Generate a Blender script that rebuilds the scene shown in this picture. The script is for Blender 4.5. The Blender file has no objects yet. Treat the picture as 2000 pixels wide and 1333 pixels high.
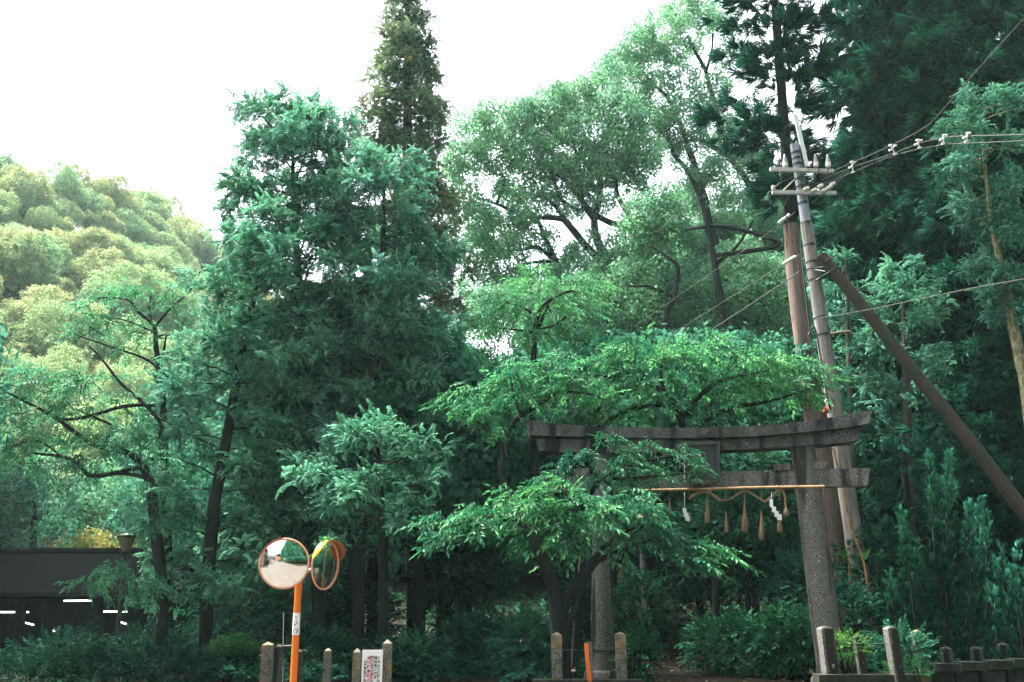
import bpy, math, random
import numpy as np
from mathutils import Vector

rng = np.random.default_rng(11)
random.seed(11)
SC = bpy.context.scene
COL = SC.collection
R = math.radians

# ------------------------------------------------------------------ camera geometry
F = 1944.0                    # focal length in pixels of a 2000 px wide frame
PITCH = R(15.0)
CP, SP = math.cos(PITCH), math.sin(PITCH)
EYE = 1.6
def at(px, py, Y):
    """world point that stands Y metres in front of the camera, seen in direction px, py"""
    u = (px - 1000.0) / F; v = (666.5 - py) / F
    t = Y / (CP - v * SP)
    return np.array([u * t, Y, EYE + (SP + v * CP) * t])
def mpp(py, Y):
    v = (666.5 - py) / F
    return Y / (CP - v * SP) / F

# ------------------------------------------------------------------ mesh builder
class MB:
    def __init__(s):
        s.v = []; s.t = []; s.q = []; s.n = 0; s.a = []; s.mt = []; s.mq = []; s.st = []; s.sq = []
    def add(s, verts, faces, mi=0, a=0.5, smooth=False):
        verts = np.asarray(verts, float).reshape(-1, 3)
        s.v.append(verts)
        s.a.append(np.broadcast_to(np.asarray(a, float), (len(verts),)).copy())
        if isinstance(faces, np.ndarray):
            groups = [faces]
        else:
            tri = [f for f in faces if len(f) == 3]; quad = [f for f in faces if len(f) == 4]
            for f in faces:
                if len(f) > 4:
                    for i in range(1, len(f) - 1): tri.append((f[0], f[i], f[i + 1]))
            groups = [np.array(g, dtype=np.int64) for g in (tri, quad) if g]
        for g in groups:
            if g.shape[1] == 3:
                s.t.append(g + s.n); s.mt.append(np.full(len(g), mi)); s.st.append(np.full(len(g), smooth))
            else:
                s.q.append(g + s.n); s.mq.append(np.full(len(g), mi)); s.sq.append(np.full(len(g), smooth))
        s.n += len(verts)
    def mesh(s, name, mats, off=(0, 0, 0)):
        me = bpy.data.meshes.new(name)
        V = np.concatenate(s.v) - np.asarray(off)
        T = np.concatenate(s.t) if s.t else np.zeros((0, 3), int)
        Q = np.concatenate(s.q) if s.q else np.zeros((0, 4), int)
        me.vertices.add(len(V)); me.vertices.foreach_set('co', V.astype(np.float32).ravel())
        nl = T.size + Q.size
        me.loops.add(nl); me.loops.foreach_set('vertex_index', np.concatenate([T.ravel(), Q.ravel()]).astype(np.int32))
        starts = np.concatenate([np.arange(len(T)) * 3, len(T) * 3 + np.arange(len(Q)) * 4]).astype(np.int32)
        me.polygons.add(len(starts)); me.polygons.foreach_set('loop_start', starts)
        mi = np.concatenate(s.mt + s.mq).astype(np.int32); sm = np.concatenate(s.st + s.sq).astype(bool)
        if not isinstance(mats, (list, tuple)): mats = [mats]
        for m in mats: me.materials.append(m)
        me.polygons.foreach_set('material_index', mi)
        me.polygons.foreach_set('use_smooth', sm)
        at_ = me.attributes.new('tone', 'FLOAT', 'POINT')
        at_.data.foreach_set('value', np.concatenate(s.a).astype(np.float32))
        me.update(calc_edges=True)
        me.validate()
        return me
    # ---- shapes
    def box(s, c, size, rot=(0, 0, 0), mi=0, a=0.5):
        x, y, z = [d / 2 for d in size]
        V = np.array([[-x,-y,-z],[x,-y,-z],[x,y,-z],[-x,y,-z],[-x,-y,z],[x,-y,z],[x,y,z],[-x,y,z]])
        V = V @ rotm(rot).T + np.asarray(c)
        s.add(V, [(0,3,2,1),(4,5,6,7),(0,1,5,4),(1,2,6,5),(2,3,7,6),(3,0,4,7)], mi, a)
    def bar(s, a, b, w, h, mi=0):
        """square-edged bar from a to b, w deep and h high"""
        a = np.asarray(a, float); b = np.asarray(b, float); d = unit(b - a)
        ref = np.array([0, 1.0, 0]) if abs(d[1]) < .9 else np.array([0, 0, 1.0])
        u = unit(np.cross(d, ref)); v = np.cross(u, d)
        P = [p + u * x * h / 2 + v * y * w / 2 for p in (a, b) for x, y in ((-1, -1), (1, -1), (1, 1), (-1, 1))]
        s.add(P, [(0,3,2,1),(4,5,6,7),(0,1,5,4),(1,2,6,5),(2,3,7,6),(3,0,4,7)], mi)
    def hexa(s, P, mi=0):
        """eight corners: bottom 0-3, top 4-7"""
        s.add(P, [(0,3,2,1),(4,5,6,7),(0,1,5,4),(1,2,6,5),(2,3,7,6),(3,0,4,7)], mi)
    def tube(s, pts, rad, sides=8, mi=0, caps=True, a=0.5, lump=0.0):
        P = np.asarray(pts, float); n = len(P)
        rad = np.broadcast_to(np.asarray(rad, float), (n,))
        tan = np.gradient(P, axis=0); tan /= np.linalg.norm(tan, axis=1)[:, None] + 1e-9
        ref = np.array([0, 0, 1.0]) if abs(tan[0][2]) < .9 else np.array([0, 1.0, 0])
        V = []
        u = np.cross(ref, tan[0]); u /= np.linalg.norm(u)
        for i in range(n):
            u = u - tan[i] * np.dot(u, tan[i]); u /= np.linalg.norm(u) + 1e-9
            w = np.cross(tan[i], u)
            th = np.arange(sides) / sides * 2 * math.pi
            rr = rad[i] * (1 + (lump * rng.normal(size=sides) if lump else 0))
            V.append(P[i] + (np.cos(th) * rr)[:, None] * u + (np.sin(th) * rr)[:, None] * w)
        V = np.concatenate(V)
        i = np.arange(n - 1)[:, None] * sides; j = np.arange(sides)[None]; k = (j + 1) % sides
        Q = np.stack([i + j, i + k, i + k + sides, i + j + sides], -1).reshape(-1, 4)
        s.add(V, Q, mi, a, True)
        if caps:
            s.add(np.array([V[m] for m in range(sides)]), [tuple(range(sides))[::-1]], mi, a)
            s.add(np.array([V[(n - 1) * sides + m] for m in range(sides)]), [tuple(range(sides))], mi, a)
    def lathe(s, base, prof, sides=16, mi=0, axis=None, smooth=True):
        """prof = [(radius, height)], spun about axis through base"""
        ax = np.array([0, 0, 1.0]) if axis is None else np.asarray(axis, float) / np.linalg.norm(axis)
        ref = np.array([1.0, 0, 0]) if abs(ax[0]) < .9 else np.array([0, 1.0, 0])
        u = np.cross(ref, ax); u /= np.linalg.norm(u); w = np.cross(ax, u)
        th = np.arange(sides) / sides * 2 * math.pi
        ring = np.cos(th)[:, None] * u + np.sin(th)[:, None] * w
        V = np.concatenate([np.asarray(base) + ax * h + ring * r for r, h in prof])
        n = len(prof)
        i = np.arange(n - 1)[:, None] * sides; j = np.arange(sides)[None]; k = (j + 1) % sides
        s.add(V, np.stack([i + j, i + k, i + k + sides, i + j + sides], -1).reshape(-1, 4), mi, .5, smooth)
        s.add(V[:sides], [tuple(range(sides))[::-1]], mi); s.add(V[-sides:], [tuple(range(sides))], mi)
    def inst(s, T, P, D, U, S, a, mi=0):
        """copies of template T at points P, its x axis along D, its z axis near U"""
        P = np.asarray(P, float); N = len(P)
        if not N: return
        X = D / (np.linalg.norm(D, axis=1)[:, None] + 1e-9)
        Yv = np.cross(U, X); Yv /= (np.linalg.norm(Yv, axis=1)[:, None] + 1e-9)
        Z = np.cross(X, Yv)
        tv, tf, ta = T
        S = np.broadcast_to(np.asarray(S, float), (N,))
        W = (tv[None, :, 0:1] * X[:, None] + tv[None, :, 1:2] * Yv[:, None] + tv[None, :, 2:3] * Z[:, None]) * S[:, None, None] + P[:, None]
        fa = (tf[None] + (np.arange(N) * len(tv))[:, None, None]).reshape(-1, tf.shape[1])
        av = (np.asarray(a)[:, None] + ta[None]).ravel()
        s.add(W.reshape(-1, 3), fa, mi, np.clip(av, 0, 1))

def rotm(r):
    cx, sx = math.cos(r[0]), math.sin(r[0]); cy, sy = math.cos(r[1]), math.sin(r[1]); cz, sz = math.cos(r[2]), math.sin(r[2])
    return np.array([[cz,-sz,0],[sz,cz,0],[0,0,1]]) @ np.array([[cy,0,sy],[0,1,0],[-sy,0,cy]]) @ np.array([[1,0,0],[0,cx,-sx],[0,sx,cx]])

LOC = {}
def thing(name, label, cat, loc=(0, 0, 0), group=None):
    o = bpy.data.objects.new(name, None); COL.objects.link(o)
    o.location = tuple(float(x) for x in loc); LOC[o.name] = np.array(loc, float)
    o.empty_display_size = .2
    o['label'] = label; o['category'] = cat
    if group: o['group'] = group
    return o
def part(name, mb, mats, parent, label=None):
    off = LOC[parent.name]
    o = bpy.data.objects.new(name, mb.mesh(name, mats, off)); COL.objects.link(o)
    o.parent = parent; LOC[o.name] = off
    if label: o['label'] = label
    return o
def solo(name, mb, mats, label, cat, loc=(0, 0, 0), group=None):
    o = bpy.data.objects.new(name, mb.mesh(name, mats, loc)); COL.objects.link(o)
    o.location = tuple(float(x) for x in loc); LOC[o.name] = np.array(loc, float)
    o['label'] = label; o['category'] = cat
    if group: o['group'] = group
    return o
def struct(name, mb, mats, kind='structure'):
    o = bpy.data.objects.new(name, mb.mesh(name, mats)); COL.objects.link(o); o['kind'] = kind
    return o
def dup(root, loc, rz=0.0, sc=1.0, label=None, group=None):
    c = root.copy(); COL.objects.link(c)
    c.location = tuple(float(x) for x in loc); c.rotation_euler = (0, 0, rz); c.scale = (sc, sc, sc)
    if label: c['label'] = label
    if group: c['group'] = group
    for ch in list(root.children):
        k = ch.copy(); COL.objects.link(k); k.parent = c
        for g in list(ch.children):
            kk = g.copy(); COL.objects.link(kk); kk.parent = k
    return c

# ------------------------------------------------------------------ materials
def newmat(name):
    m = bpy.data.materials.new(name); m.use_nodes = True
    nt = m.node_tree; nt.nodes.clear()
    out = nt.nodes.new('ShaderNodeOutputMaterial')
    return m, nt, out
def N(nt, typ, **kw):
    n = nt.nodes.new(typ)
    for k, v in kw.items():
        if k.startswith('i_'): n.inputs[k[2:].replace('_', ' ')].default_value = v
        else: setattr(n, k, v)
    return n
def rgba(c): return (c[0], c[1], c[2], 1.0)
def ramp(nt, stops):
    r = nt.nodes.new('ShaderNodeValToRGB')
    el = r.color_ramp.elements
    while len(el) < len(stops): el.new(.5)
    for e, (p, c) in zip(el, stops): e.position = p; e.color = rgba(c)
    return r
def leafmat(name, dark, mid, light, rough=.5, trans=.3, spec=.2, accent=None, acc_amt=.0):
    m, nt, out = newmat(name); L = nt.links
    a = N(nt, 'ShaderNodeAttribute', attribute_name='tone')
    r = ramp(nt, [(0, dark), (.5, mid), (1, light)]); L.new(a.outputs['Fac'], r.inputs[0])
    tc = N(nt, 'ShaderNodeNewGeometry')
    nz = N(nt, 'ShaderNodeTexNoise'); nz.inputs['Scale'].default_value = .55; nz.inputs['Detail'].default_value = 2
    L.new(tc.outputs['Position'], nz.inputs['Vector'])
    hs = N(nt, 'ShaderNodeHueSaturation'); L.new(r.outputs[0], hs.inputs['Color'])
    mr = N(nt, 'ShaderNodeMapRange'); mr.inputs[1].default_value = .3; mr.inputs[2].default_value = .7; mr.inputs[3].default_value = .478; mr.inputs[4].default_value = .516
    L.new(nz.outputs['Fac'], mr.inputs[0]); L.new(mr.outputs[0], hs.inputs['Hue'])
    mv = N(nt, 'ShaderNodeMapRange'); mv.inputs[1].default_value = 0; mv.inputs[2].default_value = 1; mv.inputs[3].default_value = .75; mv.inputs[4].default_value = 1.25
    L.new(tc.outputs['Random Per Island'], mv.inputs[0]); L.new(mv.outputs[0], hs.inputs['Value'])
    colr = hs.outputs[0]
    if accent:
        n2 = N(nt, 'ShaderNodeTexNoise'); n2.inputs['Scale'].default_value = 1.6; n2.inputs['Detail'].default_value = 3
        L.new(tc.outputs['Position'], n2.inputs['Vector'])
        m2 = N(nt, 'ShaderNodeMapRange'); m2.inputs[1].default_value = .72 - acc_amt; m2.inputs[2].default_value = .80 - acc_amt
        L.new(n2.outputs['Fac'], m2.inputs[0])
        mx = N(nt, 'ShaderNodeMix', data_type='RGBA'); L.new(m2.outputs[0], mx.inputs[0]); L.new(colr, mx.inputs[6]); mx.inputs[7].default_value = rgba(accent)
        colr = mx.outputs[2]
    p = N(nt, 'ShaderNodeBsdfPrincipled'); p.inputs['Roughness'].default_value = rough; p.inputs['Specular IOR Level'].default_value = spec
    L.new(colr, p.inputs['Base Color'])
    t = N(nt, 'ShaderNodeBsdfTranslucent'); L.new(colr, t.inputs['Color'])
    mix = N(nt, 'ShaderNodeMixShader'); mix.inputs[0].default_value = trans
    L.new(p.outputs[0], mix.inputs[1]); L.new(t.outputs[0], mix.inputs[2]); L.new(mix.outputs[0], out.inputs[0])
    return m
def noisemat(name, stops, scale=8, stretch=(1, 1, 1), rough=.8, bump=.3, detail=6, spec=.3, second=None, bdist=.02):
    """noise-coloured solid; second = (scale, lo, hi, colour) lays irregular stains or lichen over it"""
    m, nt, out = newmat(name); L = nt.links
    tc = N(nt, 'ShaderNodeTexCoord')
    mp = N(nt, 'ShaderNodeMapping'); mp.inputs['Scale'].default_value = stretch
    L.new(tc.outputs['Object'], mp.inputs[0])
    nz = N(nt, 'ShaderNodeTexNoise'); nz.inputs['Scale'].default_value = scale; nz.inputs['Detail'].default_value = detail; nz.inputs['Roughness'].default_value = .65
    L.new(mp.outputs[0], nz.inputs['Vector'])
    r = ramp(nt, stops); L.new(nz.outputs['Fac'], r.inputs[0])
    colr = r.outputs[0]
    for sec in (second or []):
        n2 = N(nt, 'ShaderNodeTexNoise'); n2.inputs['Scale'].default_value = sec[0]; n2.inputs['Detail'].default_value = 5
        mp2 = N(nt, 'ShaderNodeMapping'); mp2.inputs['Scale'].default_value = sec[4] if len(sec) > 4 else (1, 1, 1); mp2.inputs['Location'].default_value = (3.1 * sec[0], 1.7, .4)
        L.new(tc.outputs['Object'], mp2.inputs[0]); L.new(mp2.outputs[0], n2.inputs['Vector'])
        mr = N(nt, 'ShaderNodeMapRange'); mr.inputs[1].default_value = sec[1]; mr.inputs[2].default_value = sec[2]
        L.new(n2.outputs['Fac'], mr.inputs[0])
        mx = N(nt, 'ShaderNodeMix', data_type='RGBA'); L.new(mr.outputs[0], mx.inputs[0]); L.new(colr, mx.inputs[6]); mx.inputs[7].default_value = rgba(sec[3])
        colr = mx.outputs[2]
    p = N(nt, 'ShaderNodeBsdfPrincipled'); p.inputs['Roughness'].default_value = rough; p.inputs['Specular IOR Level'].default_value = spec
    L.new(colr, p.inputs['Base Color'])
    if bump:
        b = N(nt, 'ShaderNodeBump'); b.inputs['Strength'].default_value = bump; b.inputs['Distance'].default_value = bdist
        L.new(nz.outputs['Fac'], b.inputs['Height']); L.new(b.outputs[0], p.inputs['Normal'])
    L.new(p.outputs[0], out.inputs[0])
    return m
def plain(name, c, rough=.5, metal=0.0, var=.12, scale=20, emit=0):
    d = tuple(x * (1 - var) for x in c); l = tuple(min(1, x * (1 + var)) for x in c)
    m = noisemat(name, [(.3, d), (.7, l)], scale, rough=rough, bump=.05)
    p = [n for n in m.node_tree.nodes if n.type == 'BSDF_PRINCIPLED'][0]
    p.inputs['Metallic'].default_value = metal
    if emit:
        p.inputs['Emission Color'].default_value = rgba(c); p.inputs['Emission Strength'].default_value = emit
    return m

M = {}
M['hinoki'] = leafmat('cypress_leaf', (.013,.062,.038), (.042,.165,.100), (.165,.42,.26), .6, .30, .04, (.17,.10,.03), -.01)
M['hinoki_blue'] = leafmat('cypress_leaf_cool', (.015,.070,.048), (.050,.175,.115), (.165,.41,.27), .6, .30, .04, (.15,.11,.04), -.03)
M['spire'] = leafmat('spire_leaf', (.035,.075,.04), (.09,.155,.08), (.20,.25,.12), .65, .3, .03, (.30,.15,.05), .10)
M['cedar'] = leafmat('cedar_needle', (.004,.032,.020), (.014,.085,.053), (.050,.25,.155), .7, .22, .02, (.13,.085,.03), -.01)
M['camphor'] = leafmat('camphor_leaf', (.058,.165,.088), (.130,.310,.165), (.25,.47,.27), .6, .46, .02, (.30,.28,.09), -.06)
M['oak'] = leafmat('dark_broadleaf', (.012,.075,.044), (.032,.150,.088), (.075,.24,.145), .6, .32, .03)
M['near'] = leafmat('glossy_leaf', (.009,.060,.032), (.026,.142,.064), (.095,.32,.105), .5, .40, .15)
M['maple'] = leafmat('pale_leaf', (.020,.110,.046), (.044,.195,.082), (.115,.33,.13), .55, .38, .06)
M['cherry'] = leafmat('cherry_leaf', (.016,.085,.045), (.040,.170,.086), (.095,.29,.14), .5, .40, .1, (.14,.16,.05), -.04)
M['gold'] = leafmat('yellow_leaf', (.10,.17,.04), (.22,.26,.06), (.38,.28,.08), .5, .4, .2, (.42,.17,.05), .06)
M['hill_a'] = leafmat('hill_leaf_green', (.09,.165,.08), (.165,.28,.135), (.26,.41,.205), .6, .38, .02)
M['hill_b'] = leafmat('hill_leaf_haze_pale', (.13,.21,.09), (.23,.34,.155), (.34,.46,.23), .6, .35, .03)
M['hill_c'] = leafmat('hill_leaf_haze_gold', (.14,.18,.075), (.25,.30,.135), (.38,.43,.21), .6, .38, .02)  # pale and gold leaf colours also carry the haze over the hill
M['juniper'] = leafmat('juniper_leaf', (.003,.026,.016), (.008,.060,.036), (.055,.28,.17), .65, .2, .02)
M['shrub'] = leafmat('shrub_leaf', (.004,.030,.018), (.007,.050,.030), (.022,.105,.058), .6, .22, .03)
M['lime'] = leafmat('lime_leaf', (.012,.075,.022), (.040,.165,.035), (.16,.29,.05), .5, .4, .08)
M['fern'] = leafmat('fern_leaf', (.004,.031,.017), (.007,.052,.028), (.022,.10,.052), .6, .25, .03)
M['bark'] = noisemat('dark_bark', [(.3, (.006,.009,.008)), (.7, (.024,.028,.025))], 5, (1, 1, .25), .95, .6, spec=.08)
M['bark_grey'] = noisemat('grey_bark', [(.3, (.03,.028,.024)), (.7, (.10,.085,.07))], 5, (3, 3, .3), .9, .6)
M['bark_red'] = noisemat('stripped_red_bark', [(.25, (.05,.036,.030)), (.5, (.16,.108,.086)), (.8, (.30,.22,.185))], 6, (6, 6, .22), .9, .9, second=[(.9, .52, .62, (.06,.06,.055), (1, 1, .35)), (5, .60, .70, (.03,.022,.018), (2.5, 2.5, .3))])
M['bark_lichen'] = noisemat('lichen_bark', [(.35, (.05,.045,.03)), (.6, (.28,.26,.14))], 9, (2, 2, .8), .9, .6)
M['granite'] = noisemat('granite', [(.38, (.042,.041,.038)), (.55, (.135,.128,.117)), (.72, (.28,.265,.24))], 60, (1, 1, 1), .9, .3, 3, spec=.15, second=[(2.6, .52, .62, (.022,.022,.019), (1.6, 1.6, .22)), (1.7, .60, .72, (.045,.056,.032)), (14, .66, .72, (.28,.28,.24))], bdist=.006)
M['granite_dark'] = noisemat('weathered_shaded_granite', [(.38, (.022,.024,.022)), (.55, (.075,.074,.069)), (.75, (.18,.172,.16))], 45, (1, 1, 1), .9, .3, 3, spec=.12, second=[(2.2, .48, .58, (.009,.012,.012), (1.5, 1, .25)), (2.1, .60, .70, (.13,.105,.10), (.6, 1, 1.4)), (1.3, .58, .68, (.022,.034,.020))], bdist=.006)
M['granite_moss'] = noisemat('lichen_granite', [(.38, (.05,.05,.042)), (.55, (.13,.12,.095)), (.72, (.26,.235,.19))], 60, (1, 1, 1), .85, .3, 3,
    second=[(9, .55, .66, (.24,.14,.05)), (6, .58, .66, (.035,.06,.03))], bdist=.004)
M['slate'] = noisemat('slate_plaque', [(.3, (.018,.024,.022)), (.7, (.065,.075,.062))], 9, (1, 1, 1), .8, .3,
    second=[(5, .58, .68, (.025,.035,.075))])
M['stone_wall'] = noisemat('mossy_stone', [(.3, (.012,.015,.012)), (.7, (.045,.05,.04))], 7, (1, 1, 1), .95, .5, spec=.05)
M['soil'] = noisemat('forest_soil', [(.3, (.010,.010,.007)), (.55, (.020,.018,.012)), (.75, (.042,.036,.024))], 3.5, (1, 1, 1), .95, .5, 10, spec=.05)
M['path'] = noisemat('packed_earth', [(.3, (.006,.006,.005)), (.65, (.013,.012,.009)), (.85, (.035,.03,.022))], 14, (1, 1, 1), 1, .4, 10, spec=0)
M['asphalt'] = noisemat('asphalt', [(.3, (.055,.05,.044)), (.7, (.105,.095,.082))], 1.2, (1, 1, 1), .6, .05, 10)
M['concrete_pole'] = noisemat('pole_concrete', [(.3, (.11,.095,.085)), (.7, (.25,.22,.20))], 4, (3, 3, .4), .85, .15,
    second=[(3, .55, .68, (.06,.05,.042), (4, 4, .12))])
M['pole_grey'] = noisemat('pole_paint', [(.3, (.15,.17,.195)), (.7, (.26,.28,.31))], 5, (2, 2, .5), .6, .1,
    second=[(4, .58, .7, (.10,.10,.10), (3, 3, .2))])
M['rust'] = noisemat('rusty_pole', [(.3, (.015,.014,.011)), (.6, (.046,.033,.023)), (.8, (.11,.06,.034))], 4, (10, 10, 2.2), .9, .5,
    second=[(1.4, .5, .62, (.016,.026,.012))])
M['white_metal'] = plain('white_metal', (.58,.57,.54), .5)
M['galv'] = noisemat('galvanised', [(.3, (.26,.24,.21)), (.7, (.45,.42,.38))], 8, (1, 1, 1), .6, .05, second=[(5, .6, .7, (.22,.12,.06))])
M['porcelain'] = plain('porcelain', (.62,.55,.46), .25)
M['grey_ceramic'] = plain('grey_ceramic', (.22,.22,.22), .35)
M['wire'] = plain('wire', (.03,.035,.035), .6)
M['wire_pale'] = plain('pale_wire', (.10,.09,.075), .6)
M['orange'] = noisemat('orange_paint', [(.3, (.62,.13,.012)), (.7, (.76,.19,.02))], 3, (4, 4, .4), .5, .05,
    second=[(6, .64, .74, (.40,.17,.07), (3, 3, .35))])
M['orange_rim'] = plain('faded_orange_rim', (.70,.33,.20), .45)
M['yellow'] = plain('yellow_hood', (.85,.50,.02), .4)
M['red_hood'] = plain('red_hood', (.62,.07,.04), .4)
M['brown_hood'] = plain('brown_hood', (.30,.085,.02), .45)
M['sticker'] = plain('sticker_white', (.80,.79,.77), .5, var=.04)
M['ink'] = plain('ink_black', (.015,.015,.018), .6)
M['crimson'] = plain('crimson', (.50,.012,.06), .5)
M['bamboo'] = noisemat('dry_bamboo', [(.3, (.13,.075,.028)), (.7, (.33,.20,.09))], 6, (1, 1, 1), .55, .1)
M['straw'] = noisemat('straw', [(.3, (.10,.065,.035)), (.7, (.30,.21,.12))], 30, (3, 3, .2), .9, .3)
M['paper'] = plain('paper', (.80,.80,.80), .8, var=.03)
M['roof'] = noisemat('dark_roof', [(.3, (.001,.0013,.0013)), (.7, (.003,.0036,.0036))], 4, (1, 1, 1), 1, .2, spec=0)
M['dark_wood'] = noisemat('dark_wood', [(.3, (.006,.007,.006)), (.7, (.018,.017,.015))], 6, (4, 4, .5), .9, .3, spec=.08)
M['tube_light'] = plain('fluorescent', (.9, .88, .78), .5, var=.0, emit=1.0)
M['lamp_glass'] = plain('lamp_glass', (.17,.135,.10), .45)
M['lamp_iron'] = plain('lamp_iron', (.022,.028,.028), .5)
M['fence_green'] = plain('fence_green', (.016,.05,.032), .6)
M['plank'] = noisemat('grey_plank', [(.3, (.06,.055,.048)), (.7, (.16,.14,.12))], 6, (5, 5, .4), .85, .3)
M['red_float'] = plain('red_lamp', (.75,.10,.05), .4)
M['plaster'] = noisemat('house_plaster', [(.3, (.42,.38,.32)), (.7, (.58,.53,.46))], 2, (1, 1, 1), .9, .1)
M['brick_red'] = noisemat('red_cladding', [(.3, (.36,.13,.09)), (.7, (.50,.21,.15))], 3, (1, 1, 1), .85, .1)
M['house_wood'] = noisemat('house_boards', [(.3, (.05,.045,.04)), (.7, (.13,.115,.10))], 3, (.3, .3, 6), .85, .2)
M['glass_dark'] = plain('window_dark', (.03,.04,.05), .1)
m, nt, out = newmat('mirror_face')
p = N(nt, 'ShaderNodeBsdfPrincipled'); p.inputs['Base Color'].default_value = (.86, .84, .82, 1); p.inputs['Metallic'].default_value = 1; p.inputs['Roughness'].default_value = .03
nt.links.new(p.outputs[0], out.inputs[0]); M['mirror'] = m

# ------------------------------------------------------------------ terrain
AZ = np.array([-180, -80, -60, -33, -29, -26.5, -24, -21.8, -19.7, -18, -15, -11, -6, 0, 10, 20, 28, 45, 70, 180.])
EL = np.array([0, 6, 14, 19.6, 20.0, 20.3, 20.5, 20.4, 19.7, 18.9, 15.8, 11.5, 9, 8.0, 8.5, 13, 16, 15, 5, 0.])
RD = np.array([160, 130, 120, 118, 120, 124, 132, 142, 155, 165, 170, 150, 120, 100, 90, 85, 85, 90, 110, 160.])
def tz(x, y):
    x = np.asarray(x, float); y = np.asarray(y, float)
    r = np.hypot(x, y); a = np.degrees(np.arctan2(x, y))
    el = np.interp(a, AZ, EL); r1 = np.interp(a, AZ, RD)
    h = r1 * np.tan(np.radians(el))
    r0 = np.where(a < -9, 48, 30.0)
    s = np.clip((r - r0) / (r1 - r0), 0, 1.15)
    prof = np.where(s < 1, s ** 1.15, 1 - (s - 1) * .3)
    z = np.maximum(h * prof, 0)
    shelf = .3 * np.clip((y - 13.6) / .3, 0, 1)
    low = -1.1 * np.exp(-(((x + 13) / 6) ** 4)) * np.exp(-(((y - 31) / 7) ** 4))
    return z + shelf + low

def build_ground():
    mb = MB()
    rr = np.concatenate([np.linspace(0, 12, 10), np.linspace(13, 16, 16), np.linspace(17, 60, 50), np.geomspace(62, 250, 40)])
    na = 220
    aa = np.linspace(-math.pi, math.pi, na, endpoint=False)
    Rg, Ag = np.meshgrid(rr, aa, indexing='ij')
    X = Rg * np.sin(Ag); Yy = Rg * np.cos(Ag); Z = tz(X, Yy)
    Z += (rng.normal(size=Z.shape) * .03) * (Rg > 17)
    V = np.stack([X, Yy, Z], -1).reshape(-1, 3)
    i = np.arange(len(rr) - 1)[:, None] * na; j = np.arange(na)[None]; k = (j + 1) % na
    Q = np.stack([i + j, i + j + na, i + k + na, i + k], -1).reshape(-1, 4)
    mb.add(V, Q[:, ::-1], 0, .5, True)
    struct('ground', mb, M['soil'])
    mb = MB()       # road: a T of worn asphalt in front of the shrine and away behind the viewer
    xs = np.linspace(-60, 60, 25)
    mb.add([(-60, 2, .012), (60, 2, .012), (60, 12.8, .012), (-60, 12.8, .012)], [(0, 1, 2, 3)])
    mb.add([(-2.2, -90, .012), (5.4, -90, .012), (5.0, 2, .012), (-3.4, 2, .012)], [(0, 1, 2, 3)])
    struct('road', mb, M['asphalt'])
    mb = MB()       # earth path through the gate
    pts = [(4.2, 14.2, 2.6), (4.6, 18, 2.5), (4.4, 23, 2.3), (3.9, 29, 1.7)]
    V = []
    for x, y, w in pts: V += [(x - w, y, float(tz(x - w, y)) + .05), (x + w, y, float(tz(x + w, y)) + .05)]
    mb.add(V, [(0, 1, 3, 2), (2, 3, 5, 4), (4, 5, 7, 6)])
    struct('path', mb, M['path'])
build_ground()

# ------------------------------------------------------------------ leaf templates
def tmpl(mb):
    T = np.concatenate(mb.q); return (np.concatenate(mb.v), T, np.concatenate(mb.a))
def unit(v): v = np.asarray(v, float); return v / (np.linalg.norm(v) + 1e-9)
def frond(n=7, wid=.085, droop=.5, spread=52, ln=.40):
    """flat fan spray along x, length 1, arching over at the tip: V, Q, tone"""
    V, Q, A = [], [], []
    def z(x): return .16 * math.sin(x * 2.4) - droop * x * x
    def quad(p, q, w):
        p = np.array(p); q = np.array(q); d = q - p; s = unit(np.cross([0, 0, 1], d)) * w
        m = p + d * .64
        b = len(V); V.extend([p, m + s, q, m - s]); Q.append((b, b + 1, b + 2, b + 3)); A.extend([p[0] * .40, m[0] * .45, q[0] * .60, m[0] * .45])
    quad((0, 0, 0), (.6, 0, z(.6)), .04); quad((.5, 0, z(.5)), (1, 0, z(1)), .07)
    for i in range(n):
        t = .12 + .76 * i / (n - 1)
        for sg in (-1, 1):
            l = ln * (1.0 - .5 * t) * random.uniform(.8, 1.15)
            an = R(spread - 14 * t + random.uniform(-8, 8))
            p = (t, 0, z(t)); q = (t + l * math.cos(an), sg * l * math.sin(an), z(t + l * math.cos(an)) - .18 * l)
            quad(p, q, wid * (1.0 - .25 * t))
    return V, Q, A
def cluster_fronds(nf, ang=65, **k):
    V, Q, A = [], [], []
    for i in range(nf):
        fv, fq, fa = frond(**k)
        th = random.uniform(0, 2 * math.pi); ph = R(ang) * math.sqrt(random.random())
        d = np.array([math.cos(ph), math.sin(ph) * math.cos(th), .75 * math.sin(ph) * math.sin(th) + .15])
        d = unit(d)
        u = unit(np.array([.25, 0, 1.0]) + np.array([random.uniform(-.45, .45) for _ in range(3)]))
        y = unit(np.cross(u, d)); zz = np.cross(d, y); s = random.uniform(.38, .62)
        o = d * random.uniform(.0, .55) + np.array([random.uniform(-.25, .05), random.uniform(-.12, .12), random.uniform(-.1, .1)])
        b = len(V)
        for w in fv: V.append(o + s * (w[0] * d + w[1] * y + w[2] * zz))
        Q += [tuple(b + x for x in q) for q in fq]; A += fa
    return (np.array(V), np.array(Q), np.array(A))
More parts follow.
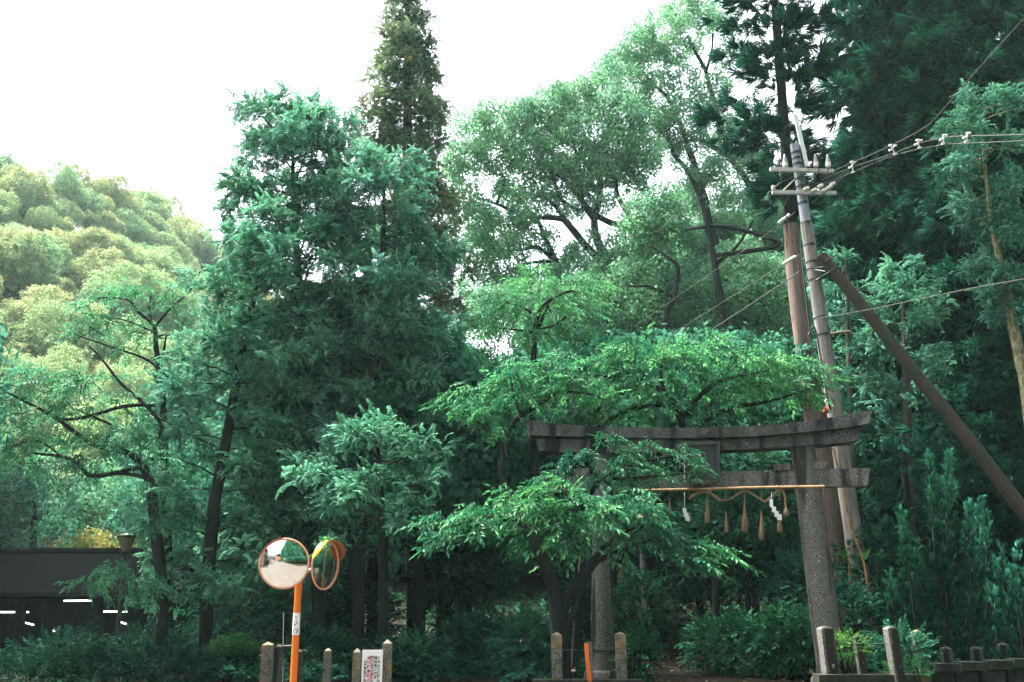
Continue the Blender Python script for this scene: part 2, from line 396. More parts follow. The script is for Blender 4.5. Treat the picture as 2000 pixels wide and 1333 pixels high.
def tuft(n=16, ang=38, w=.035, sub=4):
    """brush of ropes of needles round the x axis, drooping"""
    V, Q, A = [], [], []
    for i in range(n):
        th = random.uniform(0, 2 * math.pi); ph = R(ang) * math.sqrt(random.random())
        d = np.array([math.cos(ph), math.sin(ph) * math.cos(th), math.sin(ph) * math.sin(th)])
        l = random.uniform(.55, 1.0); st = random.uniform(0, .35)
        p = np.array([st, 0, 0]); q = p + d * l; m = p + d * l * .55 + np.array([0, 0, .05])
        for sd in range(2):
            s = unit(np.cross(d, [random.uniform(-1, 1), random.uniform(-1, 1), 1])) * w
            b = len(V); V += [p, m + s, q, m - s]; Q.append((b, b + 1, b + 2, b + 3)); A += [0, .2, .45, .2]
    return (np.array(V), np.array(Q), np.array(A))
def dome(n=22, leaf=.32, w=.13, up=.5):
    """rounded puff of leaves, radius 1, x axis outward"""
    V, Q, A = [], [], []
    for i in range(n):
        d = unit(np.array([random.gauss(up, .8), random.gauss(0, .8), random.gauss(0, .8)]))
        c = d * random.uniform(.45, 1.0)
        t = unit(np.cross(d, np.random.default_rng(i + n).normal(size=3)) + d * random.uniform(-.2, .8))
        s = unit(np.cross(d, t) + .25 * d * random.uniform(-1, 1)) * w
        l = leaf * random.uniform(.75, 1.25)
        p = c - t * l * .5; q = c + t * l * .5
        b = len(V); V += [p, c + s, q, c - s]; Q.append((b, b + 1, b + 2, b + 3))
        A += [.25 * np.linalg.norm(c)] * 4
    return (np.array(V), np.array(Q), np.array(A))
def twig(n=13, leaf=.27, w=.052, droop=.18, flat=.5):
    """leafy shoot along x: folded pointed leaves set alternately, hanging a little"""
    V, Q, A = [], [], []
    for i in range(n):
        t = .08 + .9 * i / (n - 1)
        sg = 1 if i % 2 else -1
        an = R(random.uniform(35, 75)) if i < n - 2 else R(random.uniform(0, 25))
        dz = -random.uniform(.05, .55)
        d = unit([math.cos(an), sg * math.sin(an), dz]); p = np.array([t, 0, -droop * t * t + random.uniform(-.02, .02)])
        side = unit(np.cross([0, 0, 1], d) + np.array([0, 0, random.uniform(-flat, flat)])); nrm = np.cross(d, side)
        l = leaf * random.uniform(.75, 1.2)
        tip = p + d * l - nrm * l * .12
        a = random.uniform(0, .25) + .3 * t
        for s in (-1, 1):
            b = len(V)
            V += [p, p + d * l * .32 + side * s * w - nrm * (-.012), p + d * l * .68 + side * s * w * .8 - nrm * (-.006), tip]
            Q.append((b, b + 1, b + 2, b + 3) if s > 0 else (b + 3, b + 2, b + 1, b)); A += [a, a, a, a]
    return (np.array(V), np.array(Q), np.array(A))
T_HIN = [cluster_fronds(13, 85, n=5, wid=.10, droop=.6) for _ in range(4)]
T_SPI = [cluster_fronds(10, 85, n=4, wid=.12, droop=.45) for _ in range(4)]
T_TUF = [tuft(26, 34, .036) for _ in range(6)]
T_DOM = [dome(30, .30, .115) for _ in range(5)]
T_TWG = [twig(12, .26, .046) for _ in range(4)] + [twig(9, .25, .044, .3, .9) for _ in range(4)]
T_TWF = [twig(9, .30, .075) for _ in range(4)]
T_HIL = [dome(26, .36, .14) for _ in range(4)]
T_JUN = [tuft(18, 22, .045) for _ in range(3)]

def scatter(mb, TS, P, D, S, a, U=None, mi=0):
    P = np.asarray(P, float); D = np.asarray(D, float); n = len(P)
    S = np.broadcast_to(np.asarray(S, float), (n,)); a = np.broadcast_to(np.asarray(a, float), (n,))
    if U is None: U = np.tile([0, 0, 1.0], (n, 1)) + rng.normal(size=(n, 3)) * .35
    which = rng.integers(0, len(TS), n)
    for k, T in enumerate(TS):
        w = which == k
        mb.inst(T, P[w], D[w], U[w], S[w], a[w], mi)
def sphere_dirs(n):
    d = rng.normal(size=(n, 3)); return d / np.linalg.norm(d, axis=1)[:, None]

def pxpath(pts, Y):
    """[(px, py, radius px)] or with a fourth entry for its own distance"""
    P, r = [], []
    for p in pts:
        y = p[3] if len(p) > 3 else Y
        P.append(at(p[0], p[1], y)); r.append(p[2] * mpp(p[1], y))
    return np.array(P), np.array(r)
def smooth_path(P, r, n=4):
    P = np.asarray(P); m = len(P)
    if m < 3: return P, np.asarray(r)
    t = np.arange(m); tt = np.linspace(0, m - 1, (m - 1) * n + 1)
    out = []
    for x in tt:
        i = min(int(x), m - 2); f = x - i
        p0, p1, p2, p3 = P[max(i - 1, 0)], P[i], P[i + 1], P[min(i + 2, m - 1)]
        out.append(.5 * ((2 * p1) + (-p0 + p2) * f + (2 * p0 - 5 * p1 + 4 * p2 - p3) * f * f + (-p0 + 3 * p1 - 3 * p2 + p3) * f ** 3))
    return np.array(out), np.interp(tt, t, r)

def conifer(name, label, cat, trunk, Y, prof, TS, mat, bark, step=.3, per=3, size=(.35, .55), spacing=.27, start=.28, droop=.25, rise=.1, group=None, dens=1.0, axis=(.75, .5), limb=.022, tone0=0.0, plate=.30, lay=3, bark2=None, split=0):
    P, r = pxpath(trunk, Y); g = float(tz(P[0][0], P[0][1])) - .3
    if P[0][2] > g: P[0] = P[0] + (P[0] - P[1]) * (P[0][2] - g) / (P[1][2] - P[0][2])
    SPt, sr = smooth_path(P, r, 3)
    base = SPt[0].copy()
    tzv = SPt[:, 2]
    pr = np.array(prof, float)
    zz = np.array([at(1000, q[0], Y)[2] for q in pr])
    o = np.argsort(zz); zz = zz[o]; lw = pr[o, 1] * np.array([mpp(q, Y) for q in pr[o, 0]]); rw = pr[o, 2] * np.array([mpp(q, Y) for q in pr[o, 0]])
    tr = MB()
    if bark2:
        tr.tube(SPt[:split * 3 + 1], sr[:split * 3 + 1], 12, lump=.05); tr.tube(SPt[split * 3 - 1:], sr[split * 3 - 1:] * .93, 10, 1, lump=.05)
    else: tr.tube(SPt, sr, 10, lump=.05)
    cr = MB()
    z = zz[0]; PP, DD, SS, AA = [], [], [], []
    while z < zz[-1]:
        l_, r_ = np.interp(z, zz, lw), np.interp(z, zz, rw)
        th0 = rng.uniform(0, 6.283)
        for b in range(per):
            if rng.random() > dens: continue
            th = th0 + 2 * math.pi * b / per + rng.uniform(-.5, .5); c, s = math.cos(th), math.sin(th)
            mean = (l_ + r_) / 2
            L = (r_ if c > 0 else l_) * abs(c) + mean * (1 - abs(c))
            L *= rng.uniform(.6, 1.12)
            z0 = z + rng.uniform(-step, step) / 2
            cx = np.array([np.interp(z0, tzv, SPt[:, 0]), np.interp(z0, tzv, SPt[:, 1]), z0])
            ns = max(3, int(L / .35))
            sp = np.linspace(0, 1, ns + 1)
            rr_ = rise * rng.uniform(.4, 1.6); dd = droop * rng.uniform(.5, 1.5)
            path = np.stack([cx[0] + L * sp * c, cx[1] + L * sp * s, z0 + L * (rr_ * sp - dd * sp ** 2 + .10 * sp ** 4)], -1)
            path[1:-1] += rng.normal(size=(ns - 1, 3)) * .03
            tr.tube(path, np.linspace(limb * (.5 + .3 * L), .006, ns + 1), 4, 1 if bark2 else 0, caps=False)
            lat = np.array([-s, c, 0])
            # a few side shoots, each ending in a bunch of sprays
            m = max(2, int(L * (1 - start) / spacing))
            for q in range(m):
                t = start + (1 - start) * (q + rng.random()) / m
                p = np.array([np.interp(t, sp, path[:, k]) for k in range(3)])
                wd = (plate * L * (1.05 - t) + .14) * rng.uniform(-1, 1)
                tip = p + lat * wd + np.array([c, s, 0]) * abs(wd) * .5 + np.array([0, 0, rng.normal() * .09 + .04])
                for e in range(lay):
                    off = rng.normal(size=3) * np.array([.13, .13, .07])
                    PP.append(tip + off)
                    DD.append(np.array([c, s, 0]) * axis[0] + np.array([0, 0, axis[1]]) + lat * np.sign(wd) * .45 + off * 2.5 + rng.normal(size=3) * .2)
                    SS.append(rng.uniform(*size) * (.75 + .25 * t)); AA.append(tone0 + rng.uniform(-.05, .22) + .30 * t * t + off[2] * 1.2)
        z += step
    scatter(cr, TS, PP, DD, SS, AA)
    t = thing(name, label, cat, base, group)
    part('trunk', tr, [bark, bark2] if bark2 else bark, t); part('crown', cr, mat, t)
    return t

def rooted(paths):
    """paths [(points, radii)]: run the first one down into the ground and join the others to it"""
    out = []
    for i, (P, r) in enumerate(paths):
        p = P[0]; g = float(tz(p[0], p[1])) - .3
        if i == 0 or p[2] - g < 1.5:
            if p[2] > g + .1:
                P = np.concatenate([[[p[0], p[1], g], [p[0], p[1], (g + p[2]) / 2]], P]); r = np.concatenate([[r[0] * 1.25, r[0] * 1.1], r])
        else:
            T = np.concatenate([q[0] for q in out]); d = np.linalg.norm(T - p, axis=1) + np.where(T[:, 2] > p[2] + .2, 3.0, 0)
            k = int(np.argmin(d))
            if np.linalg.norm(T[k] - p) > .12: P = np.concatenate([[T[k]], P]); r = np.concatenate([[r[0]], r])
        out.append(smooth_path(P, r))
    return out
def blobtree(name, label, cat, limbs, blobs, Y, TS, mat, bark, csize=.36, cover=1.5, group=None, upbias=.35, low=.55, squash=.85, base=None, depth=1.0, tone=(.05, .6), dirdown=0.0):
    """limbs traced as paths, foliage in rounded masses (px, py, r px[, Y])"""
    tr = MB(); b0 = None
    for P, r in rooted([pxpath(lp, Y) for lp in limbs]):
        tr.tube(P, r, 8, lump=.05)
        if b0 is None: b0 = P[0].copy()
    cr = MB(); PP, DD, SS, AA = [], [], [], []
    for bl in blobs:
        yb = bl[3] if len(bl) > 3 else Y + rng.uniform(-1, 1) * .5 * depth
        c = at(bl[0], bl[1], yb); r = bl[2] * mpp(bl[1], yb)
        n = int(cover * 4 * (r / csize) ** 2) + 4
        d = sphere_dirs(n * 2); keep = (d[:, 2] > -low) | (rng.random(n * 2) < .35)
        d = d[keep][:n]
        bump = 1 + .18 * np.sin(d @ rng.normal(size=3) * 4 + rng.uniform(0, 6)) + .10 * np.sin(d @ rng.normal(size=3) * 9)
        rad = r * (1 - .45 * rng.random(len(d)) ** 2.2) * bump
        PP.append(c + d * rad[:, None] * np.array([1, 1, squash]))
        DD.append(d + np.array([0, 0, upbias - dirdown]) + rng.normal(size=d.shape) * .35)
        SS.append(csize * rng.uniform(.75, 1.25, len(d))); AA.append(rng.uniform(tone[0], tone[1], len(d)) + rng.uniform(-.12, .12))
    scatter(cr, TS, np.concatenate(PP), np.concatenate(DD), np.concatenate(SS), np.concatenate(AA))
    t = thing(name, label, cat, b0 if base is None else base, group)
    part('trunk', tr, bark, t); part('crown', cr, mat, t)
    return t

def padtree(name, label, cat, limbs, pads, Y, mat, bark, centre, TS=None, tsize=(.36, .52), dens=1.0, group=None, tone=(0, .5), twigs=True):
    """layered sprays of leafy shoots: pads (px, py, rx px, ry px, Y)"""
    TS = TS or T_TWG
    tr = MB(); b0 = None
    for P, r in rooted([pxpath(lp, Y) for lp in limbs]):
        tr.tube(P, r, 8, lump=.04)
        if b0 is None: b0 = P[0].copy()
    cr = MB(); PP, DD, SS, AA = [], [], [], []
    C = at(centre[0], centre[1], centre[2] if len(centre) > 2 else Y)
    for pd in pads:
        yb = pd[4] if len(pd) > 4 else Y
        c = at(pd[0], pd[1], yb); k = mpp(pd[1], yb); rx, rz = pd[2] * k, pd[3] * k
        ry = min(rx, 1.1) * .8
        n = int(dens * 17 * rx * ry / .16) + 6
        rr = np.sqrt(rng.random(n)); th = rng.uniform(0, 2 * math.pi, n)
        lob = 1 + .28 * np.sin(3 * th + rng.uniform(0, 6)) + .2 * np.sin(5 * th + rng.uniform(0, 6))
        ux, uy = rr * np.cos(th) * lob, rr * np.sin(th) * lob
        tilt = rng.normal() * .16
        zz = rz * (.8 - .9 * rr ** 2) * .75 + rng.normal(size=n) * rz * .34 + tilt * ux * rx + .07 * np.sin(ux * rx * 5 + rng.uniform(0, 6)) + .07 * np.sin(uy * ry * 5 + rng.uniform(0, 6))
        p = c + np.stack([ux * rx, uy * ry, zz], -1)
        outw = p - C; outw[:, 2] *= .2; outw /= np.linalg.norm(outw, axis=1)[:, None] + 1e-9
        loc = np.stack([ux, uy, -.1 - .35 * rr], -1)
        d = outw * .6 + loc * .7 + rng.normal(size=p.shape) * .30; d[:, 2] -= .08
        PP.append(p - d / np.linalg.norm(d, axis=1)[:, None] * .2); DD.append(d); SS.append(rng.uniform(*tsize, n))
        AA.append(rng.uniform(*tone, n) + rng.uniform(-.15, .15))
        if twigs:
            for q in range(max(2, n // 14)):
                i = rng.integers(0, n); e = PP[-1][i]; s0 = c + (C - c) * .18 + rng.normal(size=3) * .05
                mid = (e + s0) / 2 + rng.normal(size=3) * .06
                tr.tube(smooth_path([s0, mid, e], [.012, .009, .004], 2)[0], .008, 4, caps=False)
    scatter(cr, TS, np.concatenate(PP), np.concatenate(DD), np.concatenate(SS), np.concatenate(AA))
    t = thing(name, label, cat, b0, group)
    part('trunk', tr, bark, t); part('crown', cr, mat, t)
    return t
# ------------------------------------------------------------------ the big conifers left of centre
conifer('cypress_tree', 'broad open-topped green cypress with bare forked limbs showing against the sky', 'tree',
    [(628,1330,16),(622,1150,14),(612,900,12),(592,650,9),(575,430,6),(572,330,4),(572,255,2)], 23.0,
    [(222,25,25),(245,85,75),(280,120,105),(330,130,135),(400,150,150),(480,165,165),(560,195,190),(660,220,195),(780,235,195),(880,225,180),(980,200,170),(1050,140,130)],
    T_HIN, M['hinoki'], M['bark'], step=.36, per=4, size=(.36,.56), spacing=.24, lay=3, rise=.5, droop=.36, limb=.03)
conifer('cypress_tree', 'bushy dark green cypress at the left front of the clump, leaning over the roof', 'tree',
    [(398,1330,14),(412,1040,13),(435,900,11),(470,700,8),(500,560,5),(508,465,3)], 20.5,
    [(455,15,15),(490,50,45),(530,95,60),(580,105,75),(640,110,95),(720,125,115),(800,135,130),(880,145,145),(960,165,155),(1040,165,150),(1110,150,120),(1170,100,80)],
    T_HIN, M['hinoki'], M['bark'], step=.42, per=3, size=(.32,.50), spacing=.24, lay=3, rise=.3, droop=.36)
conifer('cypress_tree', 'blue-green cypress standing right of the clump below the tall spire', 'tree',
    [(700,1330,12),(705,1000,11),(730,700,8),(748,480,5),(750,310,2)], 22.0,
    [(305,50,60),(330,90,85),(370,105,95),(410,105,100),(450,110,118),(520,115,145),(620,130,175),(700,140,195),(780,155,180),(860,150,155),(930,150,140),(1010,140,110)],
    T_HIN, M['hinoki_blue'], M['bark'], step=.42, per=3, size=(.36,.56), spacing=.24, lay=3, rise=.3, droop=.34)
conifer('cypress_tree', 'young green cypress whose drooping sprays hang just above the traffic mirrors', 'tree',
    [(748,1330,11),(748,1060,9),(738,900,5),(735,828,3)], 18.6,
    [(825,110,80),(850,180,110),(890,200,125),(940,215,135),(990,210,135),(1030,175,115),(1062,110,80)],
    T_HIN, M['hinoki'], M['bark'], step=.40, per=3, size=(.30,.46), spacing=.24, lay=3, rise=.35, droop=.40)
conifer('spire_tree', 'tall narrow brownish green conifer spire rising above all the other trees', 'tree',
    [(812,1330,20),(808,900,17),(800,500,13),(796,250,9),(796,60,5),(797,-40,3),(797,-110,1)], 30.0,
    [(-105,6,6),(-50,24,22),(0,40,34),(50,54,48),(95,82,56),(110,88,64),(140,70,68),(180,74,66),(215,102,98),(235,106,106),(270,78,76),(310,74,70),(350,90,90),(420,100,100),(500,112,112),(620,120,120)],
    T_SPI, M['spire'], M['bark'], step=.46, per=4, size=(.34,.56), spacing=.22, start=.08, lay=4, rise=.12, droop=.46, axis=(.6,.35))
# ------------------------------------------------------------------ camphors behind
blobtree('camphor_tree', 'rounded pale green camphor tree with black forked limbs and sky showing through', 'tree',
    [[(1262,820,17),(1250,700,15),(1221,600,13),(1190,520,10),(1168,474,8),(1161,431,7),(1172,374,6),(1168,314,4),(1160,277,3)],
     [(1161,431,6),(1138,395,5),(1133,350,5),(1129,314,4),(1119,275,2)],[(1133,411,4),(1097,391,4),(1080,350,3),(1069,310,2)],
     [(1215,590,10),(1180,520,8),(1142,478,7),(1113,443,7),(1093,427,6),(1028,423,4),(971,399,3),(931,387,2)],
     [(1113,443,5),(1077,395,4),(1040,380,2)],
     [(1180,640,9),(1120,580,8),(1095,530,7),(1071,480,5),(1048,427,4),(1024,403,2)],
     [(1092,520,5),(1052,484,4),(1020,488,3),(955,492,2)],[(1085,510,4),(1030,515,3),(998,532,2)],
     [(1250,470,8),(1221,445,7),(1182,431,6),(1150,407,5),(1109,358,4),(1077,334,2)],
     [(1240,440,6),(1229,423,5),(1206,382,5),(1202,354,4),(1188,340,3)],
     [(1240,650,9),(1316,581,6),(1324,524,6),(1290,495,4)],[(985,350,3),(968,340,2),(955,332,2)]],
    [(928,262,48),(975,238,42),(1025,232,45),(1080,215,52),(1125,195,45),(915,320,42),(965,300,45),(1015,345,52),(1035,290,45),(1000,385,40),(1060,255,50),
     (900,385,38),(925,430,45),(965,455,45),(1100,285,52),(1150,255,55),(1180,190,50),(1185,145,26),(1195,300,50),(1215,235,50),(1235,330,42),(1140,340,34),
     (1070,380,26),(890,330,25),(930,490,45),(985,520,40),(1000,440,28),(1210,280,40),(1255,300,40),(1090,330,26),(1120,420,20),(1130,378,28),(1075,402,26),(1183,398,24),(1105,330,36),(1160,345,32),(1215,330,36),(1030,430,28),(1245,370,24),(1000,485,34),(1060,470,26),(1150,505,50),(1120,530,45),(1060,560,55),(1000,570,50),(940,570,45),(1190,530,40),(1230,500,35)],
    36.0, T_DOM, M['camphor'], M['bark'], csize=.36, cover=3.0, tone=(.1,.75))
blobtree('camphor_tree', 'tallest camphor tree, its pale crown sloping up to the top of the picture', 'tree',
    [[(1440,900,18),(1430,700,15),(1409,516,11),(1393,472,10),(1381,423,8),(1372,382,7),(1340,330,5),(1316,301,4),(1300,250,2)],
     [(1450,600,10),(1490,470,8),(1466,370,6),(1429,314,6),(1389,285,5),(1360,273,4),(1291,289,2)],
     [(1381,400,6),(1360,330,5),(1313,207,4),(1280,168,3),(1247,132,2)],[(1429,314,5),(1400,220,5),(1379,141,4),(1358,102,3),(1343,70,2)],
     [(1379,141,3),(1390,100,2),(1392,66,2)],[(1490,470,6),(1482,459,6),(1401,441,5),(1336,451,3)],[(1425,640,8),(1400,640,6),(1350,650,5),(1300,660,3)],
     [(1250,700,5),(1300,640,6),(1301,621,5),(1316,581,5),(1324,524,5)],[(1409,516,7),(1375,540,6),(1350,520,4)],[(1360,330,4),(1345,300,4),(1335,270,2)]],
    [(1205,125,38),(1245,92,40),(1228,170,48),(1275,130,48),(1300,60,40),(1330,25,36),(1325,95,42),(1290,190,45),(1345,150,24),(1400,50,36),(1370,25,40),(1270,240,45),(1320,240,44),
     (1370,210,36),(1300,290,30),(1350,290,35),(1395,250,40),(1400,170,28),(1430,110,34),(1425,330,40),(1380,340,34),(1440,270,40),(1345,360,38),(1395,400,34),(1440,400,40),(1470,330,36),(1500,380,40),
     (1470,300,30),(1330,400,28),(1510,440,40),(1480,480,45),(1240,60,20)],
    40.0, T_DOM, M['camphor'], M['bark'], csize=.36, cover=2.7, tone=(.1,.8))
blobtree('camphor_tree', 'mid green camphor tree filling the hollow below the pale crowns', 'tree',
    [[(1186,980,14),(1186,760,10),(1183,640,8),(1170,560,5)],[(1185,640,5),(1160,636,4),(1120,645,3)],[(1305,980,12),(1303,760,9),(1301,670,7),(1303,560,4)],[(1183,700,5),(1220,640,4),(1250,600,3)],[(1301,700,6,32),(1301,621,5,32),(1316,581,5,32),(1324,524,4,32),(1300,500,3,32),(1270,480,2,32)],[(1425,760,8,32),(1409,600,7,32),(1393,500,6,32),(1372,400,5,32),(1345,340,3,32)],[(1520,480,5,32),(1482,459,4,32),(1401,441,4,32),(1340,450,2,32)],[(1115,720,5,32),(1100,640,4,32),(1060,590,3,32)],[(1393,520,4,32),(1440,480,3,32),(1470,430,2,32)],[(1316,581,4,32),(1270,560,3,32),(1225,560,2,32)]],
    [(1262,425,48),(1300,405,40),(1250,475,50),(1300,460,50),(1345,420,45,42),(1330,500,55,42),(1270,540,60),(1210,570,60),(1150,590,55),(1100,610,55),(1040,600,55),(970,610,55),(930,640,50),(1390,480,50,42),(1430,450,45,42),
     (1440,520,55),(1380,560,60),(1320,590,60),(1260,620,60),(1190,650,60),(1120,670,55),(1060,670,55),(1320,650,60),(1390,640,60),(1450,600,60),(1500,550,50),(1500,620,50),(1460,670,60),(1250,690,60),(1390,710,60),(1520,690,50),(1180,730,60),(1300,750,60),(1440,750,60)],
    33.5, T_DOM, M['camphor'], M['bark'], csize=.34, cover=3.0, tone=(-.1,.6))
# ------------------------------------------------------------------ dark cedars on the right
conifer('cedar_tree', 'cedar with a pale red stripped trunk leaning beside the utility pole', 'tree',
    [(1634,1180,26),(1612,960,23),(1590,800,20),(1573,690,18),(1556,560,17),(1545,440,15),(1536,300,12),(1524,150,10),(1512,-20,8),(1505,-160,5)], 21.4,
    [(-170,60,60),(-60,95,85),(0,110,100),(60,130,95),(120,130,85),(170,100,90),(210,150,75),(255,145,55),(300,110,45),(345,70,45),(400,40,40)],
    T_TUF, M['cedar'], M['bark_red'], step=.46, per=4, size=(.30,.50), spacing=.30, lay=7, start=.2, rise=.2, droop=.30, axis=(.75,.25), bark2=M['bark'], split=5)
conifer('cedar_tree', 'dense dark cedar wall right of the utility pole, reaching above the frame', 'tree',
    [(1735,1250,22),(1728,800,19),(1722,400,15),(1718,0,10),(1716,-200,5)], 27.0,
    [(-200,70,90),(-60,90,115),(40,110,125),(150,100,125),(250,95,125),(350,105,125),(450,115,130),(550,125,130),(650,135,140),(750,135,140),(850,125,130),(960,110,110)],
    T_TUF, M['cedar'], M['bark'], step=.46, per=5, size=(.42,.66), spacing=.34, lay=7, start=.1, rise=.05, droop=.5, axis=(.6,-.25))
conifer('cedar_tree', 'dark feathery cedar at the right edge, behind the lichened trunk', 'tree',
    [(1905,1250,24),(1900,800,20),(1895,300,15),(1890,-200,8)], 25.0,
    [(-200,110,110),(-60,115,120),(40,115,130),(150,105,130),(260,105,130),(360,115,130),(460,120,130),(560,115,130),(660,115,130),(760,125,130),(860,115,130),(960,100,120),(1050,80,110)],
    T_TUF, M['cedar'], M['bark'], step=.46, per=5, size=(.40,.62), spacing=.34, lay=7, start=.1, rise=.05, droop=.5, axis=(.6,-.2))
conifer('cedar_tree', 'cedar of the far right whose brown-flecked boughs leave the frame', 'tree',
    [(2060,1250,24),(2055,700,20),(2050,200,14),(2045,-200,8)], 28.0,
    [(-200,110,110),(0,130,110),(200,130,110),(400,130,110),(600,130,110),(800,130,110),(1000,130,110)],
    T_TUF, M['cedar'], M['bark'], step=.45, per=5, size=(.4,.65), spacing=.22, lay=4, start=.15, rise=.05, droop=.45, axis=(.6,-.2))
conifer('cedar_tree', 'shadowy cedar filling the gap between the dense one and the right edge, farther back', 'tree',
    [(1815,1250,22),(1812,700,18),(1808,200,12),(1805,-200,6)], 33.0,
    [(-200,90,90),(0,120,120),(200,130,130),(400,140,140),(600,140,140),(800,140,140),(1000,120,120)],
    T_TUF, M['cedar'], M['bark'], step=.5, per=5, size=(.5,.8), spacing=.25, lay=4, start=.05, rise=.05, droop=.45, axis=(.6,-.2))
conifer('cypress_tree', 'slender cypress with a yellow lichened trunk and thin light sprays at the right edge', 'tree',
    [(2030,1000,15),(2010,800,13),(1990,690,11),(1972,600,9),(1955,520,7),(1938,440,6),(1925,340,3),(1915,250,1)], 19.0,
    [(205,30,50),(240,70,90),(290,120,95),(340,110,80),(400,90,70),(440,75,60),(500,80,50),(560,60,40),(620,40,40)],
    T_HIN, M['hinoki_blue'], M['bark_lichen'], step=.42, per=3, size=(.24,.38), spacing=.22, start=.3, lay=4, rise=.3, droop=.42, dens=.85)
conifer('cypress_tree', 'small cypress with teal sprays behind the slanting brace pole', 'tree',
    [(1782,1200,12),(1775,900,9),(1768,700,6),(1762,535,2)], 22.5,
    [(530,12,16),(570,40,50),(630,75,70),(690,90,85),(750,110,95),(800,80,80),(850,60,60)],
    T_HIN, M['hinoki_blue'], M['bark_grey'], step=.42, per=3, size=(.26,.42), spacing=.22, start=.35, lay=4, rise=.3, droop=.40, dens=.8)
conifer('cypress_tree', 'young teal cypress close behind the utility pole and its brace', 'tree',
    [(1672,1200,10),(1664,900,7),(1656,600,4),(1652,500,2)], 23.5,
    [(495,12,16),(560,40,45),(640,55,60),(720,60,60),(800,60,60)],
    T_HIN, M['hinoki_blue'], M['bark_grey'], step=.45, per=3, size=(.26,.42), spacing=.22, start=.35, lay=4, rise=.3, droop=.40, dens=.7)
blobtree('cedar_tree', 'low feathery dark cedar boughs right of the gate beam', 'tree',
    [[(1775,1260,9),(1770,1000,8),(1765,850,4)]],
    [(1740,850,50),(1790,830,55),(1850,840,55),(1900,880,45),(1745,920,50),(1800,900,50),(1740,990,40),(1780,970,45),(1690,1000,25),(1850,920,50),(1950,900,50),(1990,960,50)],
    21.5, T_TUF, M['cedar'], M['bark'], csize=.36, cover=1.6, upbias=-.2, low=1, tone=(0,.4))
def juniper(label, spikes, Y):
    mb = MB(); tr = MB(); PP, DD, SS, AA = [], [], [], []
    b = at(spikes[0][0], 1330, Y); b[2] = float(tz(b[0], b[1]))
    for x0, y0, x1, y1, w in spikes:
        p, q = at(x0, y0, Y + rng.uniform(-.5, .5)), at(x1, y1, Y + rng.uniform(-.35, .35)); k = mpp(y0, Y)
        tr.tube([p, (p + q) / 2, q], [.03, .02, .006], 5, caps=False)
        ax = unit(q - p); Ln = np.linalg.norm(q - p); n = int(Ln / .016)
        t = rng.random(n); rad = .62 * w * k * (1 - t) ** .9 * (.3 + .7 * rng.random(n)) + .012
        d = sphere_dirs(n); d -= (d @ ax)[:, None] * ax; d /= np.linalg.norm(d, axis=1)[:, None]
        PP.append(p + ax * (t * Ln)[:, None] + d * rad[:, None]); DD.append(d * .38 + ax * 1.1 + rng.normal(size=(n, 3)) * .15)
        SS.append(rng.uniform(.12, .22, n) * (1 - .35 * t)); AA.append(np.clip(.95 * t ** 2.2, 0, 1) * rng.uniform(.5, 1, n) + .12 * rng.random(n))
    scatter(mb, T_JUN, np.concatenate(PP), np.concatenate(DD), np.concatenate(SS), np.concatenate(AA))
    t = thing('juniper_shrub', label, 'shrub', b); part('stem', tr, M['bark'], t); part('foliage', mb, M['juniper'], t)
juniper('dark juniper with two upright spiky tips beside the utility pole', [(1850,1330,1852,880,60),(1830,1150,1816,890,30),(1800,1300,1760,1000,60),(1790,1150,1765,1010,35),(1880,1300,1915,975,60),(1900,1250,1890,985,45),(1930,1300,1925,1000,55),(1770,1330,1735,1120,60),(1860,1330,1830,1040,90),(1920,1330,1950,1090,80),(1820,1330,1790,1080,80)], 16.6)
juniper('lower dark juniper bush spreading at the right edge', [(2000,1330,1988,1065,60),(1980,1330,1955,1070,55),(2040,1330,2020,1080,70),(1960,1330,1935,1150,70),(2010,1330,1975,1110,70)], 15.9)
# ------------------------------------------------------------------ layered broadleaf trees round the gate
padtree('broadleaf_tree', 'bright layered broadleaf tree whose lowest sprays hang in front of the stone gate', 'tree',
    [[(1098,1330,20),(1092,1230,17),(1080,1140,14),(1040,1050,12),(1002,980,8,17.6),(979,920,6.5,18),(988,860,6,18.3),(1008,820,5.5,18.4),(1050,792,4,18.4),(1090,765,3,18.4),(1125,735,1.5,18.4)],
     [(1094,1215,12),(1118,1150,10),(1150,1105,7),(1190,1060,4),(1240,1030,3)],[(1100,1240,9),(1125,1190,8),(1142,1130,6),(1180,1085,3)],
     [(1040,1050,7),(1010,1020,5),(950,1010,3),(880,1030,2)],[(1150,1105,5),(1250,1060,4),(1340,1060,3),(1410,1085,2)],
     [(985,880,5,18.2),(950,840,3.5,18.3),(905,800,1.5,18.3)],[(1020,815,3.5,18.4),(1000,760,2.5,18.4),(1010,720,1,18.4)],[(1090,765,3,18.4),(1150,770,2.5,18.4),(1200,790,1,18.4)]],
    [(898,1030,75,22),(960,1000,75,22),(1045,988,80,22),(1140,985,85,24),(1100,1030,105,28),(1195,1008,75,24),(1245,985,55,20),(1130,1072,70,20),(1050,1075,35,20),(1290,1042,60,16),(1360,1065,60,26),(1420,1088,38,16),
     (1345,1108,42,16),(1190,1088,40,20),(1258,1045,55,22),(848,1048,28,12),(1000,1035,60,16),(1370,1095,45,14),(1060,960,40,14),(1100,958,50,14),(1022,1060,30,14),(1240,1010,55,18),(930,1015,50,14),(880,1040,40,10),(905,803,40,14,18.1),(950,822,36,12,18.1),(1008,738,42,16,18.1),(1060,760,48,14,18.1),(1122,742,52,18,18.1),(1192,788,40,12,18.1),(1010,785,44,14,18.0),(965,860,34,12,18.0),(1090,812,44,10,18.0)],
    15.6, M['near'], M['bark'], (1110,1080), dens=.9, tsize=(.32,.50), tone=(-.1,.5))
